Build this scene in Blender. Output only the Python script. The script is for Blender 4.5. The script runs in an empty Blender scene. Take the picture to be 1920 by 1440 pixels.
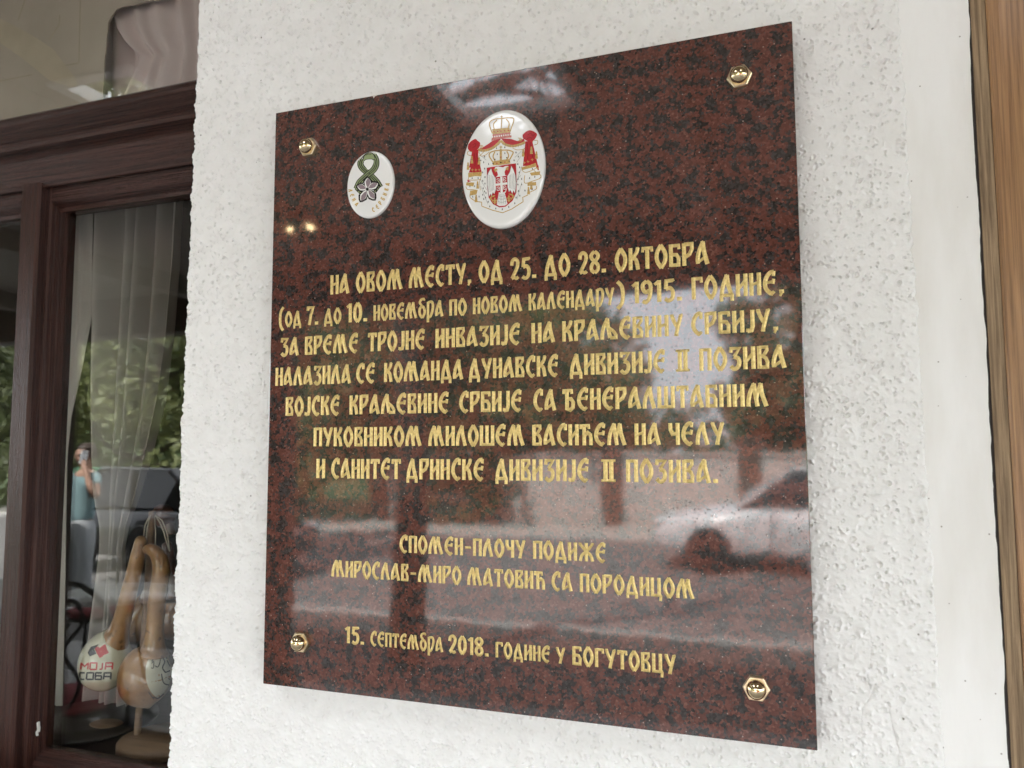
import bpy, bmesh, math, random
import numpy as np
from mathutils import Vector, Matrix
random.seed(7)
RNG = np.random.default_rng(11)
SC = bpy.context.scene
COL = SC.collection
R = math.radians

# ------------------------------------------------------------------ camera, sky, sun, exposure
ZC = 1.60                       # eye height above the terrace floor
DP = 0.8874379                  # eye to the front face of the slab (plane y = 0); wall face is y = 0.03
FPX = 1428.42                   # focal length in photograph pixels (1920 wide)
CM = np.array([[0.94185855, -0.03078746, -0.33459619],
               [0.33599039, 0.07563476, 0.93882365],
               [-0.00359689, -0.99666018, 0.08158153]])      # columns: right, down, forward

def at(px, py, Y=0.0):
    """the point of the plane y = Y seen at a pixel of the photograph"""
    r = CM @ np.array([px - 960.0, py - 720.0, FPX])
    t = (DP + Y) / r[1]
    return Vector((r[0] * t, Y, ZC + r[2] * t))

cam_d = bpy.data.cameras.new('camera'); cam = bpy.data.objects.new('camera', cam_d); COL.objects.link(cam)
cam_d.sensor_width = 36.0; cam_d.lens = FPX / 1920 * 36.0
cam_d.clip_start = 0.02; cam_d.clip_end = 600
rot = Matrix(((CM[0][0], -CM[0][1], -CM[0][2]), (CM[1][0], -CM[1][1], -CM[1][2]), (CM[2][0], -CM[2][1], -CM[2][2])))
cam.matrix_world = Matrix.Translation((0, -DP, ZC)) @ rot.to_4x4()
SC.camera = cam
cam_d.dof.use_dof = True; cam_d.dof.focus_distance = 0.99; cam_d.dof.aperture_fstop = 7.5

SUN_EL, SUN_AZ = R(52), R(24)      # azimuth measured from +y (behind the building) towards -x
w = bpy.data.worlds.new('World'); SC.world = w; w.use_nodes = True
nt = w.node_tree
sky = nt.nodes.new('ShaderNodeTexSky'); sky.sky_type = 'NISHITA'; sky.sun_disc = False
sky.sun_elevation = SUN_EL; sky.sun_rotation = -SUN_AZ
sky.dust_density = 3.0; sky.air_density = 1.0; sky.ozone_density = 0.6
bg = nt.nodes['Background']; bg.inputs['Strength'].default_value = 0.15
tc = nt.nodes.new('ShaderNodeTexCoord'); cn = nt.nodes.new('ShaderNodeTexNoise'); cn.inputs['Scale'].default_value = 2.2; cn.inputs['Detail'].default_value = 6
nt.links.new(tc.outputs['Generated'], cn.inputs['Vector'])
cr = nt.nodes.new('ShaderNodeMapRange'); cr.inputs[1].default_value = 0.30; cr.inputs[2].default_value = 0.62; cr.inputs[3].default_value = 0.72; cr.inputs[4].default_value = 0.97
nt.links.new(cn.outputs[0], cr.inputs[0])
cm = nt.nodes.new('ShaderNodeMix'); cm.data_type = 'RGBA'; cm.inputs[7].default_value = (7.6, 7.8, 8.2, 1)
nt.links.new(cr.outputs[0], cm.inputs[0]); nt.links.new(sky.outputs[0], cm.inputs[6]); nt.links.new(cm.outputs[2], bg.inputs[0])
sl = bpy.data.lights.new('sun', 'SUN'); sl.energy = 4.5; sl.angle = R(0.5); sl.color = (1, 0.965, 0.92)
so = bpy.data.objects.new('sun', sl); COL.objects.link(so)
sd = Vector((-math.sin(SUN_AZ) * math.cos(SUN_EL), math.cos(SUN_AZ) * math.cos(SUN_EL), math.sin(SUN_EL)))
so.rotation_euler = sd.to_track_quat('Z', 'Y').to_euler(); so.location = (0, 8, 12)
SC.view_settings.view_transform = 'Standard'; SC.view_settings.look = 'None'
SC.view_settings.gamma = 1.0; SC.view_settings.exposure = 2.92
SC.cycles.max_bounces = 14; SC.cycles.diffuse_bounces = 6; SC.cycles.glossy_bounces = 5
SC.cycles.transparent_max_bounces = 12; SC.cycles.sample_clamp_indirect = 8

# ------------------------------------------------------------------ node helpers
def new_mat(name):
    m = bpy.data.materials.new(name); m.use_nodes = True
    b = m.node_tree.nodes['Principled BSDF']
    return m, m.node_tree, b
def N(nt, t, **kw):
    n = nt.nodes.new(t)
    for k, v in kw.items():
        if k in n.inputs.keys(): n.inputs[k].default_value = v
        else: setattr(n, k, v)
    return n
def L(nt, a, b): nt.links.new(a, b)
def ramp(nt, fac, stops, interp='LINEAR'):
    r = nt.nodes.new('ShaderNodeValToRGB'); r.color_ramp.interpolation = interp
    el = r.color_ramp.elements
    while len(el) < len(stops): el.new(0.5)
    for e, (p, c) in zip(el, stops):
        e.position = p; e.color = (*c, 1) if len(c) == 3 else c
    L(nt, fac, r.inputs[0]); return r.outputs[0]
def mix(nt, f, a, b):
    m = nt.nodes.new('ShaderNodeMix'); m.data_type = 'RGBA'
    for s, v in ((0, f), (6, a), (7, b)):
        if hasattr(v, 'node'): L(nt, v, m.inputs[s])
        else: m.inputs[s].default_value = v if s == 0 else ((*v, 1) if len(v) == 3 else v)
    return m.outputs[2]
def math_n(nt, op, a, b=0.0, c=0.0):
    m = nt.nodes.new('ShaderNodeMath'); m.operation = op
    for i, v in enumerate((a, b, c)):
        if hasattr(v, 'node'): L(nt, v, m.inputs[i])
        else: m.inputs[i].default_value = v
    return m.outputs[0]
def objc(nt, scale=(1, 1, 1)):
    t = nt.nodes.new('ShaderNodeTexCoord'); mp = nt.nodes.new('ShaderNodeMapping')
    mp.inputs['Scale'].default_value = scale
    L(nt, t.outputs['Object'], mp.inputs[0]); return mp.outputs[0]
def noise(nt, vec, scale, detail=4, rough=0.55, dist=0.0):
    n = N(nt, 'ShaderNodeTexNoise', Scale=scale, Detail=detail, Roughness=rough, Distortion=dist)
    L(nt, vec, n.inputs['Vector']); return n
def bump(nt, b, height, strength=1.0, dist=0.001, prev=None):
    n = nt.nodes.new('ShaderNodeBump'); n.inputs['Strength'].default_value = strength
    n.inputs['Distance'].default_value = dist
    L(nt, height, n.inputs['Height'])
    if prev is not None: L(nt, prev, n.inputs['Normal'])
    L(nt, n.outputs[0], b.inputs['Normal']); return n.outputs[0]

def simple(name, col, rough=0.5, metal=0.0, var=0.15, vs=20, spec=0.5, bumpd=0.0, bs=200, coat=0.0):
    m, t, b = new_mat(name)
    v = objc(t); n = noise(t, v, vs, 5)
    d = tuple(max(0, c * (1 - var)) for c in col); u = tuple(min(1, c * (1 + var)) for c in col)
    L(t, ramp(t, n.outputs[0], [(0.3, d), (0.7, u)]), b.inputs['Base Color'])
    b.inputs['Roughness'].default_value = rough; b.inputs['Metallic'].default_value = metal
    b.inputs['Specular IOR Level'].default_value = spec
    b.inputs['Coat Weight'].default_value = coat
    if bumpd: bump(t, b, noise(t, v, bs, 4).outputs[0], 1.0, bumpd)
    return m

def mat_granite():
    m, t, b = new_mat('polished_red_granite')
    v = objc(t)
    warp = noise(t, v, 300, 3, 0.6)
    wv = N(t, 'ShaderNodeVectorMath', operation='MULTIPLY_ADD')
    L(t, warp.outputs['Color'], wv.inputs[0]); wv.inputs[1].default_value = (0.0026, 0.0026, 0.0026); L(t, v, wv.inputs[2])
    vor = N(t, 'ShaderNodeTexVoronoi', Scale=370.0); L(t, wv.outputs[0], vor.inputs['Vector'])
    n1 = noise(t, vor.outputs['Position'], 64, 3.0, 0.62)
    sep = N(t, 'ShaderNodeSeparateColor'); L(t, vor.outputs['Color'], sep.inputs[0])
    s = math_n(t, 'MULTIPLY_ADD', sep.outputs[0], 0.16, math_n(t, 'ADD', n1.outputs[0], -0.08))
    red = ramp(t, sep.outputs[1], [(0.0, (0.080, 0.029, 0.022)), (0.55, (0.115, 0.042, 0.031)), (0.9, (0.148, 0.057, 0.043)), (1.0, (0.18, 0.085, 0.066))])
    dark = ramp(t, sep.outputs[2], [(0.0, (0.015, 0.014, 0.014)), (0.6, (0.029, 0.028, 0.027)), (1.0, (0.052, 0.050, 0.049))])
    mid = mix(t, 0.45, red, dark)
    f1 = ramp(t, s, [(0.492, (0, 0, 0)), (0.498, (1, 1, 1))])
    f2 = ramp(t, s, [(0.468, (0, 0, 0)), (0.474, (1, 1, 1))])
    c = mix(t, f1, mix(t, f2, dark, mid), red)
    # tiny black and pale mineral specks
    sp = N(t, 'ShaderNodeTexVoronoi', Scale=420.0); L(t, v, sp.inputs['Vector'])
    ss = N(t, 'ShaderNodeSeparateColor'); L(t, sp.outputs['Color'], ss.inputs[0])
    near = ramp(t, sp.outputs['Distance'], [(0.28, (1, 1, 1)), (0.36, (0, 0, 0))])
    bl = math_n(t, 'MULTIPLY', near, math_n(t, 'GREATER_THAN', ss.outputs[0], 0.86))
    c = mix(t, bl, c, (0.008, 0.007, 0.007))
    wh = math_n(t, 'MULTIPLY', near, math_n(t, 'GREATER_THAN', ss.outputs[1], 0.994))
    c = mix(t, wh, c, (0.30, 0.22, 0.19))
    fine = noise(t, v, 900, 3)
    c = mix(t, 0.09, c, ramp(t, fine.outputs[0], [(0.3, (0.008, 0.006, 0.005)), (0.72, (0.19, 0.10, 0.08))]))
    L(t, c, b.inputs['Base Color'])
    b.inputs['IOR'].default_value = 1.62
    # unpolished pits in the mineral grain stay matt
    L(t, math_n(t, 'MULTIPLY_ADD', bl, 0.5, 0.045), b.inputs['Roughness'])
    bump(t, b, noise(t, v, 14, 2).outputs[0], 1.0, 0.00015)
    return m

def mat_gold():
    m, t, b = new_mat('gilded_paint')
    v = objc(t)
    a = N(t, 'ShaderNodeAttribute', attribute_name='groove')
    n = noise(t, v, 320, 4)
    L(t, ramp(t, n.outputs[0], [(0.25, (0.56, 0.40, 0.13)), (0.6, (0.83, 0.64, 0.26)), (0.85, (0.93, 0.78, 0.41))]), b.inputs['Base Color'])
    b.inputs['Metallic'].default_value = 0.4; b.inputs['Roughness'].default_value = 0.38
    p = bump(t, b, a.outputs['Fac'], 1.0, 0.0015)
    bump(t, b, noise(t, v, 700, 3).outputs[0], 0.6, 0.0006, p)
    return m

def mat_stucco():
    m, t, b = new_mat('white_stucco')
    v = objc(t)
    n = noise(t, v, 3.0, 5); n2 = noise(t, v, 40, 4)
    c = ramp(t, n.outputs[0], [(0.3, (0.775, 0.775, 0.765)), (0.7, (0.815, 0.82, 0.815))])
    sp = N(t, 'ShaderNodeTexVoronoi', Scale=55.0); L(t, v, sp.inputs['Vector'])
    ss = N(t, 'ShaderNodeSeparateColor'); L(t, sp.outputs['Color'], ss.inputs[0])
    dirt = math_n(t, 'MULTIPLY', ramp(t, sp.outputs['Distance'], [(0.05, (1, 1, 1)), (0.10, (0, 0, 0))]), math_n(t, 'GREATER_THAN', ss.outputs[0], 0.93))
    c = mix(t, dirt, c, (0.10, 0.085, 0.07))
    L(t, mix(t, 0.25, c, ramp(t, n2.outputs[0], [(0.35, (0.70, 0.695, 0.675)), (0.65, (0.85, 0.85, 0.845))])), b.inputs['Base Color'])
    b.inputs['Roughness'].default_value = 0.7; b.inputs['Specular IOR Level'].default_value = 0.3
    bump(t, b, noise(t, v, 420, 5).outputs[0], 0.7, 0.0009)
    return m

def mat_trim():
    m, t, b = new_mat('smooth_white_plaster')
    v = objc(t); n = noise(t, objc(t, (1, 1, 0.25)), 16, 5)
    c = ramp(t, n.outputs[0], [(0.3, (0.72, 0.71, 0.68)), (0.6, (0.81, 0.81, 0.80))])
    sp = N(t, 'ShaderNodeTexVoronoi', Scale=75.0); L(t, v, sp.inputs['Vector'])
    ss = N(t, 'ShaderNodeSeparateColor'); L(t, sp.outputs['Color'], ss.inputs[0])
    dirt = math_n(t, 'MULTIPLY', ramp(t, sp.outputs['Distance'], [(0.05, (1, 1, 1)), (0.085, (0, 0, 0))]), math_n(t, 'GREATER_THAN', ss.outputs[0], 0.55))
    L(t, mix(t, math_n(t, 'MULTIPLY', dirt, 0.75), c, (0.2, 0.17, 0.14)), b.inputs['Base Color'])
    b.inputs['Roughness'].default_value = 0.6
    p = bump(t, b, noise(t, objc(t, (1, 1, 0.06)), 420, 4).outputs[0], 0.5, 0.0006)
    bump(t, b, noise(t, v, 160, 5).outputs[0], 0.5, 0.0006, p)
    return m

def mat_wood(name, dark, light, scale=(60, 60, 3), rough=0.4, bd=0.0008, coat=0.0, contrast=(0.35, 0.65), spec=0.5):
    m, t, b = new_mat(name)
    v = objc(t, scale); n = noise(t, v, 1.0, 6, 0.6, 0.4)
    n2 = noise(t, objc(t, tuple(s * 3 for s in scale)), 1.0, 4, 0.7)
    c = ramp(t, n.outputs[0], [(contrast[0], dark), (contrast[1], light)])
    L(t, mix(t, 0.3, c, ramp(t, n2.outputs[0], [(0.35, dark), (0.65, light)])), b.inputs['Base Color'])
    b.inputs['Roughness'].default_value = rough; b.inputs['Coat Weight'].default_value = coat
    b.inputs['Coat Roughness'].default_value = 0.15; b.inputs['Specular IOR Level'].default_value = spec
    p = bump(t, b, n2.outputs[0], 0.8, bd)
    bump(t, b, noise(t, objc(t), 260, 4).outputs[0], 0.5, bd * 0.6, p)
    return m

def mat_glass():
    m, t, b = new_mat('window_glass')
    t.nodes.remove(b)
    out = t.nodes['Material Output']
    tr = N(t, 'ShaderNodeBsdfTransparent'); tr.inputs[0].default_value = (0.94, 0.955, 0.945, 1)
    gl = N(t, 'ShaderNodeBsdfGlossy', Roughness=0.0)
    g = N(t, 'ShaderNodeNewGeometry')
    ior = math_n(t, 'MULTIPLY_ADD', g.outputs['Backfacing'], 1 / 1.55 - 1.55, 1.55)
    fr = N(t, 'ShaderNodeFresnel'); L(t, ior, fr.inputs[0])
    bn = N(t, 'ShaderNodeBump', Strength=1.0, Distance=0.0009)
    L(t, noise(t, objc(t), 2.2, 2).outputs[0], bn.inputs['Height']); L(t, bn.outputs[0], gl.inputs['Normal'])
    mx = N(t, 'ShaderNodeMixShader'); L(t, fr.outputs[0], mx.inputs[0]); L(t, tr.outputs[0], mx.inputs[1]); L(t, gl.outputs[0], mx.inputs[2])
    L(t, mx.outputs[0], out.inputs[0])
    return m

def mat_cloth(name, col, trans=0.35):
    m, t, b = new_mat(name)
    v = objc(t, (900, 900, 300)); n = noise(t, v, 1, 2)
    d = tuple(c * 0.93 for c in col)
    L(t, ramp(t, n.outputs[0], [(0.3, d), (0.7, col)]), b.inputs['Base Color']); b.inputs['Roughness'].default_value = 0.9
    b.inputs['Specular IOR Level'].default_value = 0.1
    out = t.nodes['Material Output']; tl = N(t, 'ShaderNodeBsdfTranslucent'); tl.inputs[0].default_value = (*col, 1)
    mx = N(t, 'ShaderNodeMixShader'); mx.inputs[0].default_value = trans
    L(t, b.outputs[0], mx.inputs[1]); L(t, tl.outputs[0], mx.inputs[2]); L(t, mx.outputs[0], out.inputs[0])
    return m

def mat_leaf(name, dark, light):
    m, t, b = new_mat(name)
    v = objc(t); n = noise(t, v, 1.3, 3)
    g = N(t, 'ShaderNodeObjectInfo')
    L(t, ramp(t, n.outputs[0], [(0.3, dark), (0.7, light)]), b.inputs['Base Color']); b.inputs['Roughness'].default_value = 0.55
    tl = N(t, 'ShaderNodeBsdfTranslucent'); tl.inputs[0].default_value = (*light, 1)
    mx = N(t, 'ShaderNodeMixShader'); mx.inputs[0].default_value = 0.3
    out = t.nodes['Material Output']
    L(t, b.outputs[0], mx.inputs[1]); L(t, tl.outputs[0], mx.inputs[2]); L(t, mx.outputs[0], out.inputs[0])
    return m

def mat_ground(name, a, b_, scale=3, bd=0.01):
    m, t, b = new_mat(name)
    v = objc(t); n = noise(t, v, scale, 8, 0.65); n2 = noise(t, v, scale * 40, 3)
    c = ramp(t, n.outputs[0], [(0.35, a), (0.65, b_)])
    L(t, mix(t, 0.3, c, ramp(t, n2.outputs[0], [(0.3, a), (0.7, b_)])), b.inputs['Base Color'])
    b.inputs['Roughness'].default_value = 0.85
    bump(t, b, n2.outputs[0], 0.6, bd); return m

def mat_tiles():
    m, t, b = new_mat('terrace_paving')
    v = objc(t)
    br = N(t, 'ShaderNodeTexBrick', Scale=1.0); br.inputs['Brick Width'].default_value = 0.4; br.inputs['Row Height'].default_value = 0.4
    br.inputs['Mortar Size'].default_value = 0.006; br.offset = 0.0
    br.inputs['Color1'].default_value = (0.21, 0.205, 0.20, 1); br.inputs['Color2'].default_value = (0.25, 0.245, 0.24, 1); br.inputs['Mortar'].default_value = (0.10, 0.09, 0.08, 1)
    L(t, v, br.inputs['Vector'])
    L(t, mix(t, 0.35, br.outputs[0], ramp(t, noise(t, v, 8, 6).outputs[0], [(0.3, (0.14, 0.135, 0.13)), (0.7, (0.31, 0.305, 0.30))])), b.inputs['Base Color'])
    b.inputs['Roughness'].default_value = 0.6; return m

def mat_gourd(name, dark, light):
    m, t, b = new_mat(name)
    v = objc(t); n = noise(t, v, 22, 5, 0.6)
    c = ramp(t, n.outputs[0], [(0.3, dark), (0.7, light)])
    sp = noise(t, v, 70, 3)
    c = mix(t, ramp(t, sp.outputs[0], [(0.64, (0, 0, 0)), (0.70, (0.7, 0.7, 0.7))]), c, tuple(x * 0.35 for x in dark))
    L(t, c, b.inputs['Base Color']); b.inputs['Roughness'].default_value = 0.28; b.inputs['Coat Weight'].default_value = 0.6
    b.inputs['Coat Roughness'].default_value = 0.12
    return m

M = {}
M['granite'] = mat_granite(); M['gold'] = mat_gold(); M['stucco'] = mat_stucco(); M['trim'] = mat_trim()
M['maroon_x'] = mat_wood('maroon_gloss_paint_on_wood', (0.027, 0.0100, 0.0075), (0.058, 0.0220, 0.0155), (4, 130, 130), 0.16, 0.0042, 0.0, (0.40, 0.60), 0.30)
M['maroon_z'] = mat_wood('maroon_gloss_paint_on_upright', (0.025, 0.0095, 0.0072), (0.054, 0.0210, 0.0150), (130, 130, 4), 0.20, 0.0036, 0.0, (0.40, 0.60), 0.24)
M['oak'] = mat_wood('varnished_oak', (0.16, 0.078, 0.032), (0.41, 0.225, 0.098), (300, 300, 5), 0.36, 0.0007, 0.1, (0.36, 0.64))
M['oakgrey'] = mat_wood('weathered_oak_edge', (0.12, 0.075, 0.038), (0.36, 0.25, 0.145), (260, 260, 7), 0.6, 0.001, 0.0, (0.40, 0.60))
M['gapdark'] = simple('dark_joint_filler', (0.035, 0.028, 0.026), 0.9)
M['glass'] = mat_glass()
M['curtain'] = mat_cloth('white_sheer_curtain', (0.62, 0.57, 0.53))
M['mauvecurtain'] = mat_cloth('mauve_curtain', (0.74, 0.62, 0.61), 0.25)
M['paper'] = simple('aged_beige_paper', (0.37, 0.31, 0.26), 0.8, var=0.12, vs=6)
M['paperline'] = simple('dull_beige_line', (0.31, 0.25, 0.19), 0.8)
M['porcelain'] = simple('white_glazed_porcelain', (0.80, 0.80, 0.795), 0.06, var=0.02, vs=8, coat=0.5)
M['e_red'] = simple('printed_crimson', (0.42, 0.022, 0.03), 0.12, var=0.1, vs=200)
M['e_gold'] = simple('printed_gold', (0.50, 0.33, 0.11), 0.25, var=0.25, vs=400)
M['e_dark'] = simple('printed_black', (0.012, 0.012, 0.012), 0.15)
M['e_grey'] = simple('printed_grey_line', (0.16, 0.16, 0.16), 0.15)
M['e_white'] = simple('printed_white', (0.80, 0.80, 0.78), 0.1, var=0.02)
M['e_pink'] = simple('printed_rose', (0.52, 0.17, 0.14), 0.15, var=0.3, vs=500)
M['e_green'] = simple('printed_sage_green', (0.27, 0.33, 0.17), 0.15, var=0.15, vs=60)
M['e_mauve'] = simple('printed_mauve', (0.25, 0.195, 0.215), 0.15, var=0.1)
M['e_ochre'] = simple('printed_ochre', (0.50, 0.34, 0.10), 0.2, var=0.1)
M['e_ochre2'] = M['e_ochre']
M['brass'] = simple('polished_brass', (0.66, 0.53, 0.33), 0.07, 1.0, var=0.04, vs=60)
M['brassflat'] = simple('brushed_brass', (0.80, 0.66, 0.44), 0.30, 1.0, var=0.06, vs=300, bumpd=0.0001, bs=900)
M['gourdtan'] = mat_gourd('varnished_tan_gourd', (0.22, 0.10, 0.035), (0.40, 0.21, 0.08))
M['gourdbrown'] = mat_gourd('varnished_brown_gourd', (0.13, 0.055, 0.02), (0.27, 0.13, 0.05))
M['gourdred'] = mat_gourd('russet_gourd', (0.06, 0.022, 0.014), (0.11, 0.045, 0.028))
M['cream'] = simple('cream_enamel', (0.62, 0.58, 0.44), 0.22, var=0.05, vs=15, coat=0.5)
M['ink'] = simple('black_brush_ink', (0.015, 0.014, 0.013), 0.35)
M['inkred'] = simple('red_brush_paint', (0.45, 0.025, 0.025), 0.35)
M['beech'] = mat_wood('plain_beech', (0.20, 0.12, 0.07), (0.32, 0.20, 0.125), (8, 60, 60), 0.55, 0.0004)
M['shelf'] = mat_wood('dark_shelf_board', (0.018, 0.012, 0.010), (0.045, 0.03, 0.024), (6, 70, 70), 0.5, 0.0006)
M['platewood'] = simple('dark_stained_plate', (0.035, 0.028, 0.022), 0.4, var=0.3)
M['string'] = simple('pale_string', (0.42, 0.36, 0.28), 0.9)
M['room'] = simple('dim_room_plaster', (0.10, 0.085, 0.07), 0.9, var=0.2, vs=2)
M['ceil'] = mat_wood('cream_ceiling_boards', (0.27, 0.235, 0.195), (0.34, 0.30, 0.255), (3, 16, 16), 0.6, 0.001)
M['beam'] = mat_wood('brown_stained_beam', (0.05, 0.028, 0.018), (0.11, 0.062, 0.04), (3, 30, 30), 0.5, 0.001)
M['whitepaint'] = simple('white_gloss_paint', (0.78, 0.78, 0.77), 0.3, var=0.03)
M['iron'] = simple('black_wrought_iron', (0.012, 0.012, 0.013), 0.4, 0.3, var=0.3, vs=80)
M['redpad'] = simple('red_woven_seat_pad', (0.26, 0.03, 0.04), 0.9, var=0.2, vs=60, bumpd=0.002, bs=400)
M['linen'] = simple('white_table_linen', (0.78, 0.77, 0.75), 0.85, var=0.04)
M['tiles'] = mat_tiles()
M['asphalt'] = mat_ground('asphalt', (0.13, 0.125, 0.12), (0.20, 0.19, 0.185), 2, 0.004)
M['gravel'] = mat_ground('pale_gravel', (0.36, 0.34, 0.31), (0.52, 0.50, 0.46), 5, 0.006)
M['grass'] = mat_ground('grass_ground', (0.035, 0.06, 0.018), (0.08, 0.115, 0.035), 2, 0.02)
M['darkpave'] = mat_ground('dark_cobbles', (0.05, 0.048, 0.045), (0.09, 0.085, 0.08), 6, 0.006)
M['kerb'] = mat_ground('concrete_kerb', (0.32, 0.31, 0.29), (0.42, 0.41, 0.39), 9, 0.003)
M['bark'] = mat_wood('rough_bark', (0.035, 0.028, 0.022), (0.11, 0.09, 0.07), (20, 20, 4), 0.9, 0.02)
M['leaf'] = mat_leaf('green_leaves', (0.05, 0.068, 0.028), (0.16, 0.19, 0.08))
M['leafy'] = mat_leaf('fresh_yellow_green_leaves', (0.10, 0.12, 0.045), (0.28, 0.31, 0.13))
M['carblack'] = simple('dark_grey_car_paint', (0.02, 0.022, 0.026), 0.2, 0.3, var=0.02, coat=1.0)
M['carwhite'] = simple('white_car_paint', (0.74, 0.74, 0.75), 0.2, var=0.02, coat=1.0)
M['carred'] = simple('red_car_paint', (0.30, 0.03, 0.03), 0.2, var=0.02, coat=1.0)
M['carglass'] = simple('tinted_car_glass', (0.012, 0.014, 0.016), 0.03, var=0.0, spec=0.8)
M['tyre'] = simple('tyre_rubber', (0.012, 0.012, 0.012), 0.8)
M['alloy'] = simple('alloy_rim', (0.5, 0.5, 0.52), 0.3, 0.9, var=0.05)
M['lamp'] = simple('clear_lamp_plastic', (0.7, 0.7, 0.7), 0.1)
M['tail'] = simple('red_lamp_plastic', (0.4, 0.01, 0.01), 0.15)
M['bin'] = simple('green_bin_plastic', (0.02, 0.11, 0.045), 0.5, var=0.1)
M['skin'] = simple('skin', (0.46, 0.27, 0.19), 0.55, var=0.06, vs=12)
M['hair'] = simple('brown_hair', (0.05, 0.03, 0.02), 0.6, var=0.4, vs=80)
M['teal'] = simple('teal_cotton', (0.23, 0.35, 0.37), 0.9, var=0.05, vs=9)
M['trouser'] = simple('pale_grey_denim', (0.42, 0.44, 0.46), 0.9, var=0.08)
M['violet'] = simple('violet_fabric', (0.075, 0.055, 0.42), 0.7, var=0.15, vs=15)
M['phone'] = simple('white_phone_shell', (0.72, 0.72, 0.72), 0.2)
M['shoe'] = simple('white_canvas', (0.7, 0.7, 0.68), 0.7)
M['render_'] = simple('pale_render', (0.52, 0.47, 0.44), 0.85, var=0.12, vs=3)
M['pierbrick'] = simple('brown_brick_pier', (0.14, 0.08, 0.06), 0.85, var=0.3, vs=14)
M['roof'] = simple('clay_roof_tiles', (0.30, 0.09, 0.05), 0.8, var=0.3, vs=10)
M['paint_chip'] = simple('bare_white_primer', (0.66, 0.64, 0.60), 0.7)

# ------------------------------------------------------------------ mesh helpers
def link(name, me, mats, parent=None, smooth=False):
    o = bpy.data.objects.new(name, me); COL.objects.link(o)
    for m in (mats if isinstance(mats, (list, tuple)) else [mats]): me.materials.append(m)
    if smooth:
        me.polygons.foreach_set('use_smooth', [True] * len(me.polygons))
    if parent is not None: o.parent = parent
    return o
def from_bm(name, bm, mats, parent=None, smooth=False):
    me = bpy.data.meshes.new(name); bm.normal_update(); bm.to_mesh(me); bm.free()
    return link(name, me, mats, parent, smooth)
def thing(name, label, cat, loc=(0, 0, 0), rz=0.0, group=None):
    o = bpy.data.objects.new(name, None); COL.objects.link(o); o.empty_display_size = 0.1
    o.location = loc; o.rotation_euler = (0, 0, rz); o['label'] = label; o['category'] = cat
    if group: o['group'] = group
    return o
def tag(o, label, cat, group=None, kind=None):
    o['label'] = label; o['category'] = cat
    if group: o['group'] = group
    if kind: o['kind'] = kind
    return o
def struct(o): o['kind'] = 'structure'; return o
def box(bm, x0, x1, y0, y1, z0, z1, bev=0.0, seg=2, mi=0):
    b = bmesh.new()
    bmesh.ops.create_cube(b, size=1.0, matrix=Matrix.Translation(((x0 + x1) / 2, (y0 + y1) / 2, (z0 + z1) / 2)) @ Matrix.Diagonal((abs(x1 - x0), abs(y1 - y0), abs(z1 - z0), 1)))
    if bev: bmesh.ops.bevel(b, geom=b.edges[:], offset=bev, segments=seg, profile=0.5, affect='EDGES')
    merge(bm, b, mi)
def merge(bm, b, mi=0, mat=None):
    for f in b.faces: f.material_index = mi
    me = bpy.data.meshes.new('tmp'); b.to_mesh(me); b.free()
    if mat is not None: me.transform(mat)
    bm.from_mesh(me); bpy.data.meshes.remove(me)
def tube(bm, pts, rad, seg=8, mi=0, cap=True):
    pts = [Vector(p) for p in pts]; n = len(pts)
    if not hasattr(rad, '__len__'): rad = [rad] * n
    rings = []; up = None
    for i, p in enumerate(pts):
        d = (pts[min(i + 1, n - 1)] - pts[max(i - 1, 0)]).normalized()
        if up is None: up = d.orthogonal().normalized()
        up = (up - d * up.dot(d))
        up = up.normalized() if up.length > 1e-6 else d.orthogonal().normalized()
        s = d.cross(up)
        rings.append([bm.verts.new(p + (up * math.cos(2 * math.pi * k / seg) + s * math.sin(2 * math.pi * k / seg)) * rad[i]) for k in range(seg)])
    for a, b in zip(rings, rings[1:]):
        for k in range(seg):
            f = bm.faces.new((a[k], a[(k + 1) % seg], b[(k + 1) % seg], b[k])); f.material_index = mi; f.smooth = True
    if cap:
        for r_, fl in ((rings[0], True), (rings[-1], False)):
            f = bm.faces.new(r_[::-1] if not fl else r_); f.material_index = mi
def lathe(bm, prof, c=(0, 0, 0), seg=32, mi=0, axis='Z', sx=1, sy=1):
    """prof: list of (radius, height)"""
    rings = []
    for r_, h in prof:
        ring = []
        for k in range(seg):
            a = 2 * math.pi * k / seg; x, y = r_ * math.cos(a) * sx, r_ * math.sin(a) * sy
            p = (x, y, h) if axis == 'Z' else (x, -h, y)
            ring.append(bm.verts.new((c[0] + p[0], c[1] + p[1], c[2] + p[2])))
        rings.append(ring)
    for a, b in zip(rings, rings[1:]):
        for k in range(seg):
            f = bm.faces.new((a[k], a[(k + 1) % seg], b[(k + 1) % seg], b[k])); f.material_index = mi; f.smooth = True
    for r_ in (rings[0], rings[-1]):
        try: f = bm.faces.new(r_); f.material_index = mi
        except ValueError: pass
def prism_x(bm, prof, x0, x1, mi=0):
    """closed (y, z) profile extruded along x"""
    a = [bm.verts.new((x0, y, z)) for y, z in prof]; b = [bm.verts.new((x1, y, z)) for y, z in prof]
    n = len(prof)
    for i in range(n):
        f = bm.faces.new((a[i], a[(i + 1) % n], b[(i + 1) % n], b[i])); f.material_index = mi
    bm.faces.new(a[::-1]).material_index = mi; bm.faces.new(b).material_index = mi
def prism_z(bm, prof, z0, z1, mi=0):
    a = [bm.verts.new((x, y, z0)) for x, y in prof]; b = [bm.verts.new((x, y, z1)) for x, y in prof]
    n = len(prof)
    for i in range(n):
        f = bm.faces.new((a[i], a[(i + 1) % n], b[(i + 1) % n], b[i])); f.material_index = mi
    bm.faces.new(a[::-1]).material_index = mi; bm.faces.new(b).material_index = mi
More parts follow.
